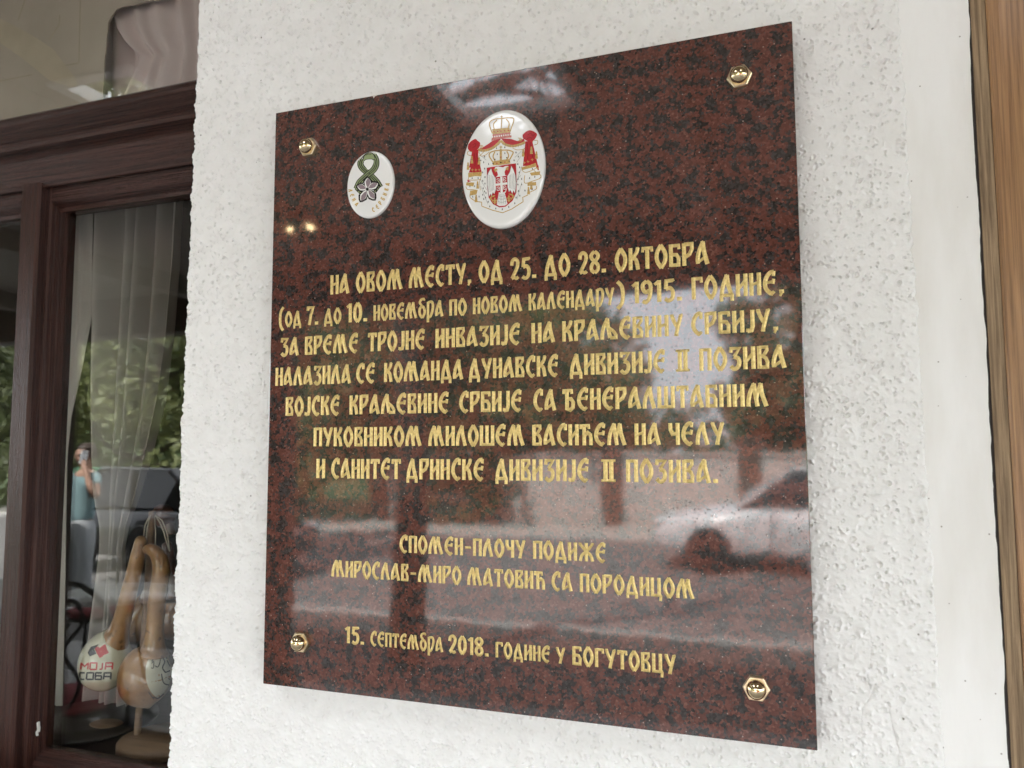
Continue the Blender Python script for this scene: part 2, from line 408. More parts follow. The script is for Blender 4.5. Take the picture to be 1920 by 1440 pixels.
def catmull(pts, k=6):
    p = [np.array(q, float) for q in pts]
    if len(p) < 3: return p
    q = [2 * p[0] - p[1]] + p + [2 * p[-1] - p[-2]]; out = []
    for i in range(1, len(q) - 2):
        a, b, c, d = q[i - 1], q[i], q[i + 1], q[i + 2]
        for j in range(k):
            t = j / k
            out.append(0.5 * ((2 * b) + (c - a) * t + (2 * a - 5 * b + 4 * c - d) * t * t + (3 * b - a - 3 * c + d) * t ** 3))
    out.append(p[-1]); return out

# ------------------------------------------------------------------ the cafe front: stucco wall, trim, window, door frame
WY = 0.03
def stucco_field(x0, x1, z0, z1, step):
    nx, nz = int((x1 - x0) / step) + 1, int((z1 - z0) / step) + 1
    H = np.zeros((nz, nx), np.float32)
    def stamp(cx, cz, r, amp, ecc, ang, kind):
        rr = r * 1.8; i0, i1 = int((cx - rr - x0) / step), int((cx + rr - x0) / step) + 2
        j0, j1 = int((cz - rr - z0) / step), int((cz + rr - z0) / step) + 2
        i0, j0 = max(i0, 0), max(j0, 0); i1, j1 = min(i1, nx), min(j1, nz)
        if i1 <= i0 or j1 <= j0: return
        X = x0 + np.arange(i0, i1) * step - cx; Z = (z0 + np.arange(j0, j1) * step - cz)[:, None]
        u = (X * math.cos(ang) + Z * math.sin(ang)) * ecc; v = (-X * math.sin(ang) + Z * math.cos(ang)) / ecc
        q = (u * u + v * v) / (r * r)
        if kind == 0: h = amp * np.exp(-q * 1.6)                           # soft lump
        else: h = -amp * np.exp(-q * q * 1.8) + 0.38 * amp * np.exp(-((np.sqrt(q) - 1.1) ** 2) * 14)   # popped bubble with a rim
        H[j0:j1, i0:i1] += h
    area = (x1 - x0) * (z1 - z0)
    def spot():
        while True:
            cx, cz = RNG.uniform(x0, x1), RNG.uniform(z0, z1)
            if not (-0.63 < cx < -0.03 and ZC - 0.28 < cz < ZC + 0.43): return cx, cz, 1 / (1 + math.exp((cz - ZC - 0.10) * 8))
    n_ = area * 0.68
    for _ in range(int(n_ * 52000)):
        cx, cz, low = spot()
        stamp(cx, cz, RNG.uniform(0.0014, 0.0034), RNG.normal(0, 0.00026) + (0.0001 + 0.0006 * low) * RNG.random(), RNG.uniform(0.8, 1.3), RNG.normal(0, .6), 0)
    for _ in range(int(n_ * 8000)):
        cx, cz, low = spot()
        stamp(cx, cz, RNG.uniform(0.003, 0.007), RNG.normal(0, 0.0005) + 0.0006 * low * RNG.random(), RNG.uniform(0.6, 1.0), RNG.normal(0, .4), 0)
    for _ in range(int(n_ * 17000)):
        cx, cz, low = spot()
        if RNG.random() < 0.6 * low: continue
        stamp(cx, cz, 0.0014 + min(.0016, RNG.exponential(0.0006)), RNG.uniform(0.0008, 0.0026), RNG.uniform(0.9, 1.12), RNG.uniform(0, 3.14), 1)
    for _ in range(int(n_ * 9000)):
        cx, cz, low = spot()
        if RNG.random() > low: continue
        stamp(cx, cz, 0.0013 + min(.0025, RNG.exponential(0.0006)), RNG.uniform(0.0008, 0.0022), RNG.uniform(0.85, 1.18), RNG.uniform(0, 3.14), 0)
    for path in ([(1660, 1105), (1645, 1160), (1650, 1220), (1642, 1270), (1650, 1300), (1632, 1330), (1628, 1380), (1634, 1445)], [(1684, 1335), (1690, 1370), (1697, 1400), (1703, 1445)]):
        for q in catmull(path, 40):
            p = at(q[0], q[1], WY); i, j = int((p.x + RNG.normal(0, .0004) - x0) / step), int((p.z - z0) / step)
            if 0 <= i < nx and 0 <= j < nz: H[j, i] -= 0.0009
    # the trowelled undulation
    for _ in range(int(area * 160)):
        stamp(RNG.uniform(x0, x1), RNG.uniform(z0, z1), RNG.uniform(0.02, 0.06), RNG.normal(0, 0.0007), RNG.uniform(0.7, 1.4), RNG.uniform(0, 3.14), 0)
    return H
ZLO, ZHI = ZC - 0.54, ZC + 0.77
def edge_noise(n, sm, amp, seed):
    r = np.random.default_rng(seed); a = r.normal(0, 1, n)
    k = np.exp(-np.linspace(-2, 2, sm * 2 + 1) ** 2); a = np.convolve(a, k / k.sum(), 'same'); return a / a.std() * amp
def build_stucco(parent):
    step = 0.0009
    X0, X1 = -0.857, 0.141
    H = stucco_field(X0 - 0.01, X1 + 0.012, ZLO, ZHI, step)
    nz, nx = H.shape
    zz = ZLO + np.arange(nz) * step; rel = zz - ZC
    xl = -0.8582 + (rel - 0.12) * 0.0115 + edge_noise(nz, 3, 0.0006, 3) + edge_noise(nz, 14, 0.0010, 4)
    xr = 0.1408 - (rel - 0.083) * 0.0113 + edge_noise(nz, 2, 0.0004, 5) + edge_noise(nz, 12, 0.0007, 6)
    u = np.linspace(0, 1, nx)
    X = xl[:, None] * (1 - u) + xr[:, None] * u; Z = np.repeat(zz[:, None], nx, 1)
    Y = WY - H * 1.15
    # rounded corner into the window reveal on the left and a thin stepped lip on the right
    rl = np.clip(1 - (X - xl[:, None]) / 0.007, 0, 1); Y = Y + 0.007 * (1 - np.sqrt(np.clip(1 - rl * rl, 0, 1)))
    rr = np.clip(1 - (xr[:, None] - X) / 0.003, 0, 1); Y = Y + 0.003 * (1 - np.sqrt(np.clip(1 - rr * rr, 0, 1)))
    le = [np.stack([xl + 0.0004, np.full(nz, y), zz], 1) for y in (0.2, 0.1, 0.06)]
    le[2][:, 0] -= H[:, 1] * 0.6
    re = [np.stack([xr, np.full(nz, 0.05), zz], 1)]
    core = np.stack([X, Y, Z], 2)
    allc = np.concatenate([np.stack(le, 1), core, np.stack(re, 1)], 1)
    n2 = allc.shape[1]
    co = allc.reshape(-1, 3)
    idx = np.arange(nz * n2).reshape(nz, n2)
    q = np.stack([idx[:-1, :-1], idx[:-1, 1:], idx[1:, 1:], idx[1:, :-1]], 2).reshape(-1, 4)
    mid = co[q[:, 0]]; q = q[~((mid[:, 0] > -0.62) & (mid[:, 0] < -0.04) & (mid[:, 2] > ZC - 0.27) & (mid[:, 2] < ZC + 0.42))]
    used = np.zeros(len(co), bool); used[q.ravel()] = True; new = np.cumsum(used) - 1; co = co[used]; q = new[q]
    # plain wall around the close-up part: below, above, left of the window
    ex = []
    def quad(x0, x1, z0, z1, y=WY): ex.append([(x0, y, z0), (x1, y, z0), (x1, y, z1), (x0, y, z1)])
    quad(-0.625, -0.035, ZC - 0.275, ZC + 0.425, WY + .003); quad(-0.858, 0.141, -0.2, ZLO); quad(-0.858, 0.141, ZHI, ZC + 1.4)
    quad(-14, -0.858, -0.2, ZLO); quad(-14, -0.858, ZC + 1.05, ZC + 1.4); quad(-14, -2.3, ZLO, ZC + 1.05)
    quad(1.3, 10, -0.2, ZC + 1.4); quad(0.141, 1.3, ZC + 0.95, ZC + 1.4)
    ev = np.array([p for f in ex for p in f]); b0 = len(co)
    eq = np.arange(len(ev)).reshape(-1, 4) + b0
    co = np.concatenate([co, ev]); q = np.concatenate([q, eq])
    me = bpy.data.meshes.new('stucco_wall')
    me.vertices.add(len(co)); me.vertices.foreach_set('co', co.astype(np.float32).ravel())
    me.loops.add(q.size); me.loops.foreach_set('vertex_index', q.astype(np.int32).ravel())
    me.polygons.add(len(q)); me.polygons.foreach_set('loop_start', np.arange(0, q.size, 4, dtype=np.int32))
    me.polygons.foreach_set('use_smooth', np.ones(len(q), bool))
    me.update(); me.validate()
    return link('stucco_wall', me, M['stucco'], parent)

house = thing('cafe_building', 'white stuccoed cafe front with maroon window frame, smooth white trim and oak door post', 'building')
build_stucco(house)
bm = bmesh.new(); box(bm, 0.125, 0.2035, 0.0365, 0.09, 0, ZC + 1.2)
# uneven outer edge of the trim
o = from_bm('smooth_trim', bm, M['trim'], house)
bm = bmesh.new()
nz = 420; zz = np.linspace(ZC - 0.75, ZC + 0.8, nz); ee = edge_noise(nz, 3, 0.00035, 21) + edge_noise(nz, 18, 0.0006, 22)
vs = [[bm.verts.new((x + dx, y, z)) for x, y, dx in ((0.2015, 0.0363, 0), (0.2042, 0.0363, e), (0.2048, 0.042, e))] for z, e in zip(zz, ee)]
for a, b in zip(vs, vs[1:]):
    for k in range(2): bm.faces.new((a[k], a[k + 1], b[k + 1], b[k]))
from_bm('trim_edge', bm, M['trim'], house)
bm = bmesh.new(); box(bm, 0.2036, 0.2066, 0.0374, 0.1, 0, ZC + 1.2); from_bm('joint_gap', bm, M['gapdark'], house)
bm = bmesh.new()
prism_z(bm, [(0.2067, 0.1), (0.2067, 0.0360), (0.2092, 0.0350), (0.2200, 0.0330), (0.2205, 0.1)], 0, ZC + 1.0)
fr = from_bm('door_frame', bm, M['oakgrey'], house)
bm = bmesh.new(); prism_z(bm, [(0.2207, 0.1), (0.2207, 0.0332), (0.223, 0.0312), (0.232, 0.0300), (0.33, 0.030), (0.335, 0.036), (0.335, 0.1)], 0, ZC + 1.0); from_bm('frame_face', bm, M['oak'], fr)
bm = bmesh.new(); box(bm, 0.335, 1.3, 0.07, 0.115, 0, ZC + 0.95, 0.004)
for zx in ((0.25, 0.95), (1.1, 2.3)): box(bm, 0.48, 1.15, 0.062, 0.07, zx[0], zx[1], 0.003)
from_bm('door', bm, M['oak'], house)

# window -------------------------------------------------------------
def X_(px, py, Y): return at(px, py, Y).x
def Z_(px, py, Y): return at(px, py, Y).z
GY = 0.165
XR, XL = -0.83, -2.25
bm = bmesh.new()
pr = [(0.20, 185, .165), (0.165, 184, .165), (0.106, 186, .106), (0.104, 193, .104), (0.106, 199, .106), (0.126, 224, .126), (0.134, 234, .134), (0.118, 236, .118), (0.115, 243, .115), (0.118, 250, .118), (0.134, 262, .134), (0.124, 270, .124), (0.121, 275, .121), (0.121, 331, .121), (0.124, 334, .124), (0.15, 337, .15), (0.20, 337, .15)]
prof = [(y, Z_(200, py, yy)) for y, py, yy in pr]
prism_x(bm, prof, XL, XR)
bmw = bmesh.new()
ztr_lo = prof[-2][1]; ztr_hi = prof[1][1]
box(bmw, XL - 0.06, XL, 0.10, 0.20, ZC - 0.66, ZC + 1.05, 0.004); box(bmw, XR, XR + 0.05, 0.10, 0.20, ZC - 0.66, ZC + 1.05, 0.004)
box(bmw, XL, XR, 0.10, 0.20, ZC + 0.97, ZC + 1.05, 0.004); box(bmw, XL, XR, 0.115, 0.20, ZC - 0.66, ZC - 0.615, 0.004)
wf = from_bm('window', bmw, M['maroon_z'], house)
from_bm('transom', bm, M['maroon_x'], wf)
# centre upright strip
xm0, xm1 = X_(37, 400, .115), X_(72, 400, .115)
bm = bmesh.new(); zt = ztr_lo - 0.001
prism_z(bm, [(xm0, .17), (xm0, .121), (xm0 + .004, .115), (xm1 - .006, .115), (xm1, .119), (xm1, .17)], ZC - 0.614, zt)
from_bm('mullion', bm, M['maroon_z'], wf)
def sash(xa, xb, mir):
    """xa: edge next to the mullion, xb: far edge"""
    s = 1 if not mir else -1
    f = 0.131
    w1, w2 = 0.0195, 0.0265          # front face, moulded inner slope
    zb, zr = ZC - 0.612, zt - 0.004
    def stile(x, d):
        bm = bmesh.new()
        pts = [(x, .18), (x, f + .004), (x + d * .004, f), (x + d * w1 * .85, f), (x + d * w1, f + .004), (x + d * (w1 + .0008), f + .010), (x + d * (w1 + .0028), f + .0105), (x + d * (w1 + .0034), f + .019), (x + d * (w1 + .0052), f + .0200), (x + d * w2, f + .034), (x + d * w2, .18)]
        if d < 0: pts = pts[::-1]
        prism_z(bm, pts, zb, zr); from_bm('stile', bm, M['maroon_z'], wf)
    stile(xa, s); stile(xb, -s)
    x0, x1 = sorted((xa + s * .0195, xb - s * .0195))
    zA = Z_(200, 348, .131); zB = Z_(200, 366, .131); zC_ = Z_(200, 390, .163)
    bm = bmesh.new()
    prism_x(bm, [(.18, zA + .012), (f + .001, zA + .012), (f + .001, zB + .003), (f + .005, zB), (f + .016, zB - .005), (f + .018, zB - .012), (.163, zC_), (.18, zC_)], x0, x1)
    from_bm('top_rail', bm, M['maroon_x'], wf)
    bm = bmesh.new(); zg = Z_(110, 1407, .163)
    prism_x(bm, [(.18, zg), (.163, zg), (f + .016, zg - .014), (f + .014, zg - .022), (f + .004, zg - .026), (f + .001, zg - .03), (f + .001, zb), (.18, zb)][::-1], x0, x1)
    from_bm('bottom_rail', bm, M['maroon_x'], wf)
    bm = bmesh.new(); box(bm, x0, x1, GY, GY + .004, zg - .012, zC_ + .012); from_bm('pane', bm, M['glass'], wf)
    return zg
xs0 = X_(80, 400, .131)
zg = sash(xs0, XR, False)
sash(xm0 - (xs0 - xm1), XL, True)
bm = bmesh.new(); box(bm, XL, XR, GY, GY + .004, ztr_hi - .01, ZC + 0.972); from_bm('upper_pane', bm, M['glass'], wf)
# flaked paint at the foot of the stile
for px, py, a in ((73, 1358, .005), (71, 1374, .0035), (74, 1366, .004)):
    bm = bmesh.new(); p = at(px, py, .1585 if px > 90 else .149)
    ring = [bm.verts.new((p.x + a * .35 * math.cos(t) * random.uniform(.5, 1.3), p.y - .003 + random.uniform(-.001, .001), p.z + a * 1.5 * math.sin(t) * random.uniform(.6, 1.3))) for t in np.linspace(0, 2 * math.pi, 9)[:-1]]
    e = bmesh.ops.extrude_face_region(bm, geom=[bm.faces.new(ring)])
    for v in e['geom']:
        if isinstance(v, bmesh.types.BMVert): v.co.y += .004
    from_bm('paint_chip', bm, M['paint_chip'], wf)
# unseen shell added above and behind the front, so the room is dark and the terrace shaded
bm = bmesh.new()
box(bm, -14, 10, 0.0302, 0.26, ZC + 1.4, 6.4); box(bm, -14, 10, .26, 6.0, 6.2, 6.4); box(bm, -5.2, -5.0, .26, 6, 0, 6.19); box(bm, 4.3, 4.5, .26, 6, 0, 6.19); box(bm, -5.0, 4.3, 5.8, 6, 0, 6.19)
from_bm('shading_shell', bm, M['stucco'], house)
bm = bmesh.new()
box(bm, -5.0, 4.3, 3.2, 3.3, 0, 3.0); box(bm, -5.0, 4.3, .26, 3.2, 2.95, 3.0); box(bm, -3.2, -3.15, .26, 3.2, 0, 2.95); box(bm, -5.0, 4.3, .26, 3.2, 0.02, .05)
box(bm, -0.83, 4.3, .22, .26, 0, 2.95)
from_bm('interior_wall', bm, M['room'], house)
bm = bmesh.new()
box(bm, -2.3, -0.79, .20, .62, ZC - 0.67, at(258, 1376, .29).z - .0221, .003)
sh = from_bm('window_shelf', bm, M['shelf'], house)

# ------------------------------------------------------------------ porch over the terrace
porch = thing('porch_roof', 'cream boarded porch roof with square skylights, reflected in the window and the plaque', 'porch', (0, 0, 0))
HC = ZC + 1.15
holes = [(-2.13, -1.85, -1.4, -0.5), (-1.02, -0.62, -1.52, -0.75), (0.30, 0.72, -1.52, -0.75)]
xs = sorted({-9, 7, *[h[0] for h in holes], *[h[1] for h in holes]}); ys = sorted({-3.45, 0.029, *[h[2] for h in holes], *[h[3] for h in holes]})
bm = bmesh.new()
for i in range(len(xs) - 1):
    for j in range(len(ys) - 1):
        cx, cy = (xs[i] + xs[i + 1]) / 2, (ys[j] + ys[j + 1]) / 2
        if any(h[0] < cx < h[1] and h[2] < cy < h[3] for h in holes): continue
        box(bm, xs[i], xs[i + 1], ys[j], ys[j + 1], HC, HC + .025)
from_bm('ceiling', bm, M['ceil'], porch)
for h in holes:
    bm = bmesh.new()
    for b in ((h[0] - .03, h[0] + .012, h[2] - .03, h[3] + .03), (h[1] - .012, h[1] + .03, h[2] - .03, h[3] + .03), (h[0] + .012, h[1] - .012, h[2] - .03, h[2] + .012), (h[0] + .012, h[1] - .012, h[3] - .012, h[3] + .03)):
        box(bm, *b, HC - .012, HC + .034, .003)
    from_bm('skylight_frame', bm, M['whitepaint'], porch)
bm = bmesh.new(); box(bm, -9, 7, -3.4, -3.2, ZC + .86, HC - .001, .01); from_bm('eave_beam', bm, M['beam'], porch)
for bx_ in (-7.4, -3.1, 0.9, 5.2):
    bm = bmesh.new(); box(bm, bx_ - .08, bx_ + .08, -3.38, -3.22, 0, ZC + .859, .012); box(bm, bx_ - .11, bx_ + .11, -3.41, -3.19, 0, .18, .01)
    from_bm('post', bm, M['beam'], porch)
for i, bx_ in enumerate(np.arange(-8.5, 7, 1.55)):
    if any(h[0] - .1 < bx_ < h[1] + .1 for h in holes): bx_ += .45
    bm = bmesh.new(); box(bm, bx_ - .05, bx_ + .05, -3.19, 0.028, HC - .12, HC - .0005, .006); from_bm('rafter', bm, M['ceil'], porch)

# ------------------------------------------------------------------ ground
bm = bmesh.new(); box(bm, -9, 7, -3.7, 0.2, -.12, 0.0); struct(from_bm('terrace_floor', bm, M['tiles']))
def sheet(name, x0, x1, y0, y1, z, m):
    bm = bmesh.new(); v = [bm.verts.new(p) for p in ((x0, y0, z), (x1, y0, z), (x1, y1, z), (x0, y1, z))]; bm.faces.new(v); return struct(from_bm(name, bm, m))
sheet('ground', -250, 250, -250, 60, -.18, M['grass'])
sheet('pavement', -60, 60, -6.2, -3.7, -.13, M['darkpave'])
sheet('road', -120, 120, -13.2, -6.35, -.17, M['asphalt'])
sheet('far_pavement', -120, 120, -15.4, -13.35, -.13, M['gravel'])
bm = bmesh.new(); box(bm, -120, 120, -6.35, -6.2, -.3, -.12, .01); box(bm, -120, 120, -13.35, -13.2, -.3, -.12, .01); struct(from_bm('kerb', bm, M['kerb']))

# ------------------------------------------------------------------ the memorial plaque
PX0, PX1, PZ0, PZ1 = -0.67652, 0.02270, ZC - 0.31971, ZC + 0.48029
plaque = thing('memorial_plaque', 'polished red granite memorial plaque with gilded engraved lines of text', 'plaque', (-0.327, 0.0, PZ0))
def child(o): o.parent = plaque; o.matrix_parent_inverse = plaque.matrix_basis.inverted(); return o
bm = bmesh.new(); box(bm, PX0, PX1, 0.0, 0.021, PZ0, PZ1, 0.0009, 2)
me_ch = [(-0.525, PZ1)]
child(from_bm('slab', bm, M['granite']))
bm = bmesh.new(); c = at(704, 178, 0); ring = [bm.verts.new((c.x + dx, -.0003, PZ1 + dz)) for dx, dz in ((-.008, .0002), (.002, .0002), (.004, -.0005), (-.001, -.0018), (-.0025, -.0042), (-.0035, -.0012))]
bm.faces.new(ring); child(from_bm('edge_chip', bm, M['paint_chip']))
for sx in (-0.61, -0.04):
    for sz in (PZ0 + .06, PZ1 - .06): bm = bmesh.new(); box(bm, sx - .012, sx + .012, .0212, .036, sz - .012, sz + .012); child(from_bm('spacer', bm, M['gapdark']))

# --- lettering: every letter is a set of brush strokes cut as a shallow V
T = 0.165
def fl(*p): return list(p)
SER = lambda x, y, d: ([(x, y), (x + d * .05, y - .2)], .85, 0)
GL = {
 'Н': (.50, [([(.085, 0), (.085, 1)], 1, 0), ([(.415, 0), (.415, 1)], 1, 0), ([(.09, .47), (.41, .58)], .72, 0)]),
 'А': (.60, [([(.33, 1.0), (.37, .6), (.515, 0)], 1.05, 1), ([(.33, .97), (.17, .62), (.09, .28), (.10, .04)], 1, 1), ([(.09, .10), (.28, .22), (.44, .36)], .7, 1), ([(.25, .955), (.36, .99)], .7, 0)]),
 'Л': (.60, [([(.33, 1.0), (.37, .6), (.515, 0)], 1.05, 1), ([(.33, .97), (.17, .62), (.095, .28), (.085, 0)], 1, 1), ([(.25, .955), (.36, .99)], .7, 0)]),
 'Д': (.66, [([(.35, 1.0), (.40, .6), (.535, .06)], 1.05, 1), ([(.35, .97), (.21, .62), (.13, .3), (.12, .06)], 1, 1), ([(.03, .09), (.63, .09)], .85, 0), ([(.085, .1), (.10, -.17)], .85, 0), ([(.565, .1), (.56, -.17)], .85, 0), ([(.26, .955), (.38, .99)], .7, 0)]),
 'М': (.92, [([(.33, .98), (.17, .62), (.095, .28), (.085, 0)], 1, 1), ([(.33, 1), (.38, .55), (.46, 0)], 1, 1), ([(.60, .98), (.49, .62), (.42, .3)], .85, 1), ([(.60, 1), (.66, .55), (.83, 0)], 1.05, 1), ([(.25, .955), (.36, .99)], .7, 0), ([(.53, .955), (.63, .99)], .7, 0)]),
 'О': (.58, [([(.30, 1.02), (.13, .74), (.085, .48), (.14, .24), (.30, -.02)], 1.02, 1), ([(.27, 1.02), (.44, .74), (.495, .5), (.45, .25), (.28, -.02)], 1.02, 1)]),
 'Е': (.56, [([(.48, .99), (.31, .95), (.16, .76), (.09, .48), (.14, .24), (.30, .06), (.42, .02)], 1.02, 1), ([(.12, .52), (.44, .56)], .7, 0), ([(.42, .46), (.46, .68)], .75, 0), ([(.475, 1.02), (.45, .80)], .8, 0), ([(.38, .03), (.47, .13)], .75, 0)]),
 'С': (.52, [([(.44, .99), (.29, .95), (.15, .76), (.09, .48), (.14, .24), (.28, .06), (.39, .01)], 1.02, 1), ([(.435, 1.02), (.43, .72)], .85, 0), ([(.36, .02), (.45, .13)], .75, 0)]),
 'В': (.50, [([(.085, 0), (.085, 1)], 1, 0), ([(.09, .945), (.39, .945), (.40, .80), (.26, .58), (.10, .51)], .8, 0), ([(.22, .56), (.35, .46), (.415, .28), (.40, .065), (.09, .065)], .85, 0)]),
 'Р': (.52, [([(.085, 0), (.085, 1)], 1, 0), ([(.09, .945), (.43, .945), (.435, .72), (.33, .50), (.14, .38)], .95, 0)]),
 'Т': (.54, [([(.27, 0), (.27, .95)], 1, 0), ([(.05, .93), (.49, .93)], .85, 0), ([(.075, 1.0), (.055, .76)], .7, 0), ([(.475, 1.0), (.49, .76)], .7, 0)]),
 'У': (.58, [([(.50, .98), (.40, .62), (.32, .3), (.25, 0)], .95, 1), ([(.07, 1), (.15, .74), (.30, .42)], .95, 1), ([(.19, .045), (.36, .045)], .6, 0), ([(.42, .93), (.57, .98)], .6, 0), ([(.01, .965), (.14, .965)], .55, 0)]),
 'И': (.50, [([(.085, 0), (.085, 1)], 1, 0), ([(.415, 0), (.415, 1)], 1, 0), ([(.09, .30), (.41, .72)], .72, 0)]),
 'З': (.52, [([(.075, .76), (.10, .945), (.44, .945), (.22, .58)], .85, 0), ([(.20, .57), (.38, .50), (.43, .30), (.36, .10), (.21, .03), (.07, .16)], 1, 1)]),
 'Ј': (.36, [([(.275, 1), (.275, .25), (.22, .07), (.05, .04)], 1, 0), ([(.05, 0), (.07, .16)], .7, 0)]),
 'Г': (.48, [([(.085, 0), (.085, 1)], 1, 0), ([(.09, .935), (.44, .935)], .85, 0), ([(.42, 1.0), (.44, .74)], .75, 0)]),
 'П': (.52, [([(.085, 0), (.085, 1)], 1, 0), ([(.435, 0), (.435, 1)], 1, 0), ([(.09, .94), (.43, .94)], .8, 0)]),
 'Ш': (.78, [([(.085, 0), (.085, 1)], 1, 0), ([(.39, .06), (.39, 1)], 1, 0), ([(.695, 0), (.695, 1)], 1, 0), ([(.09, .06), (.69, .06)], .8, 0)]),
 'Ц': (.58, [([(.085, 0), (.085, 1)], 1, 0), ([(.435, 0), (.435, 1)], 1, 0), ([(.09, .07), (.56, .07)], .8, 0), ([(.52, .07), (.50, -.22)], .8, 0)]),
 'Ч': (.50, [([(.085, 1), (.09, .70), (.18, .50), (.41, .52)], 1, 0), ([(.415, 0), (.415, 1)], 1, 0)]),
 'Ж': (.88, [([(.44, 0), (.44, 1)], 1, 0), ([(.09, .97), (.22, .78), (.43, .53)], .9, 1), ([(.43, .53), (.20, .32), (.10, 0)], .95, 1), ([(.79, .97), (.66, .78), (.45, .53)], .9, 1), ([(.45, .53), (.68, .32), (.78, 0)], .95, 1), ([(.02, .95), (.16, .95)], .6, 0), ([(.72, .95), (.86, .95)], .6, 0)]),
 'К': (.52, [([(.085, 0), (.085, 1)], 1, 0), ([(.43, 1), (.36, .76), (.13, .48)], .95, 1), ([(.18, .56), (.35, .42), (.435, 0)], 1, 1), ([(.35, .97), (.48, .98)], .55, 0)]),
 'Б': (.52, [([(.085, 0), (.085, 1)], 1, 0), ([(.09, .935), (.45, .935)], .85, 0), ([(.43, 1.0), (.45, .76)], .75, 0), ([(.10, .54), (.34, .52), (.43, .36), (.42, .065), (.09, .065)], .9, 0)]),
 'Љ': (.82, [([(.33, 1.0), (.37, .6), (.46, .06)], 1.05, 1), ([(.33, .97), (.17, .62), (.095, .28), (.085, 0)], 1, 1), ([(.25, .955), (.36, .99)], .7, 0), ([(.40, .55), (.62, .38), (.74, .20), (.74, .065), (.46, .065)], .9, 0)]),
 'Ћ': (.62, [([(.20, 0), (.20, .95)], 1, 0), ([(.02, .93), (.44, .93)], .85, 0), ([(.045, 1), (.03, .77)], .7, 0), ([(.42, 1), (.44, .77)], .7, 0), ([(.21, .45), (.38, .60), (.50, .50), (.53, .35), (.535, 0)], .95, 0)]),
 'Ђ': (.62, [([(.20, 0), (.20, .95)], 1, 0), ([(.02, .93), (.44, .93)], .85, 0), ([(.045, 1), (.03, .77)], .7, 0), ([(.42, 1), (.44, .77)], .7, 0), ([(.21, .53), (.40, .53), (.51, .36), (.49, .12), (.36, .0), (.20, .065)], .95, 0)]),
 'б': (.56, [([(.30, .80), (.12, .58), (.09, .36), (.15, .16), (.29, -.02)], 1, 1), ([(.22, .76), (.40, .62), (.47, .38), (.42, .18), (.28, -.02)], 1, 1), ([(.24, .78), (.11, .96), (.20, 1.14), (.42, 1.18)], .9, 1), ([(.40, 1.22), (.46, 1.06)], .7, 0)]),
 'р': (.54, [([(.085, -.32), (.085, .97)], 1, 0), ([(.09, .93), (.36, .95), (.45, .70), (.38, .30), (.24, .02), (.10, .05)], .95, 1)]),
 '1': (.30, [([(.21, 0), (.21, 1)], 1, 0), ([(.02, .80), (.21, .96)], .75, 0)]),
 '2': (.48, [([(.08, .68), (.12, .90), (.26, .98), (.39, .84), (.36, .58), (.17, .20), (.10, .06)], .95, 1), ([(.08, .05), (.20, .10), (.32, .05), (.42, .12)], .85, 1)]),
 '5': (.48, [([(.42, .95), (.14, .93), (.11, .56)], .9, 0), ([(.11, .56), (.29, .60), (.40, .42), (.37, .14), (.22, .03), (.07, .12)], .95, 1), ([(.40, 1.02), (.43, .9)], .6, 0)]),
 '7': (.46, [([(.06, .78), (.08, .94), (.41, .94), (.27, .55), (.17, 0)], .95, 0)]),
 '8': (.50, [([(.25, 1), (.10, .86), (.11, .68), (.38, .40), (.40, .16), (.25, .01)], .95, 1), ([(.25, 1), (.40, .86), (.38, .68), (.12, .40), (.10, .16), (.25, .01)], .95, 1)]),
 '9': (.48, [([(.25, 1), (.10, .86), (.09, .66), (.20, .48), (.36, .56)], .95, 1), ([(.25, 1), (.40, .84), (.405, .5), (.34, .18), (.20, .02), (.07, .08)], .95, 1)]),
 '0': (.50, [([(.26, 1.0), (.12, .78), (.085, .5), (.12, .22), (.26, 0)], 1, 1), ([(.24, 1.0), (.38, .78), (.415, .5), (.38, .22), (.24, 0)], 1, 1)]),
 '(': (.34, [([(.28, 1.08), (.13, .85), (.085, .45), (.13, .05), (.28, -.2)], .85, 1)]),
 ')': (.34, [([(.06, 1.08), (.21, .85), (.255, .45), (.21, .05), (.06, -.2)], .85, 1)]),
 '.': (.22, [([(.11, 0), (.11, .17)], 1.15, 0)]),
 ',': (.24, [([(.14, .02), (.14, .18)], 1.1, 0), ([(.15, .06), (.07, -.10)], .6, 0)]),
 '-': (.46, [([(.05, .46), (.41, .46)], .8, 0)]),
 '|': (.66, [([(.21, .04), (.21, .96)], 1.05, 0), ([(.45, .04), (.45, .96)], 1.05, 0), ([(.03, .95), (.63, .95)], .62, 0), ([(.03, .05), (.63, .05)], .62, 0)]),

}
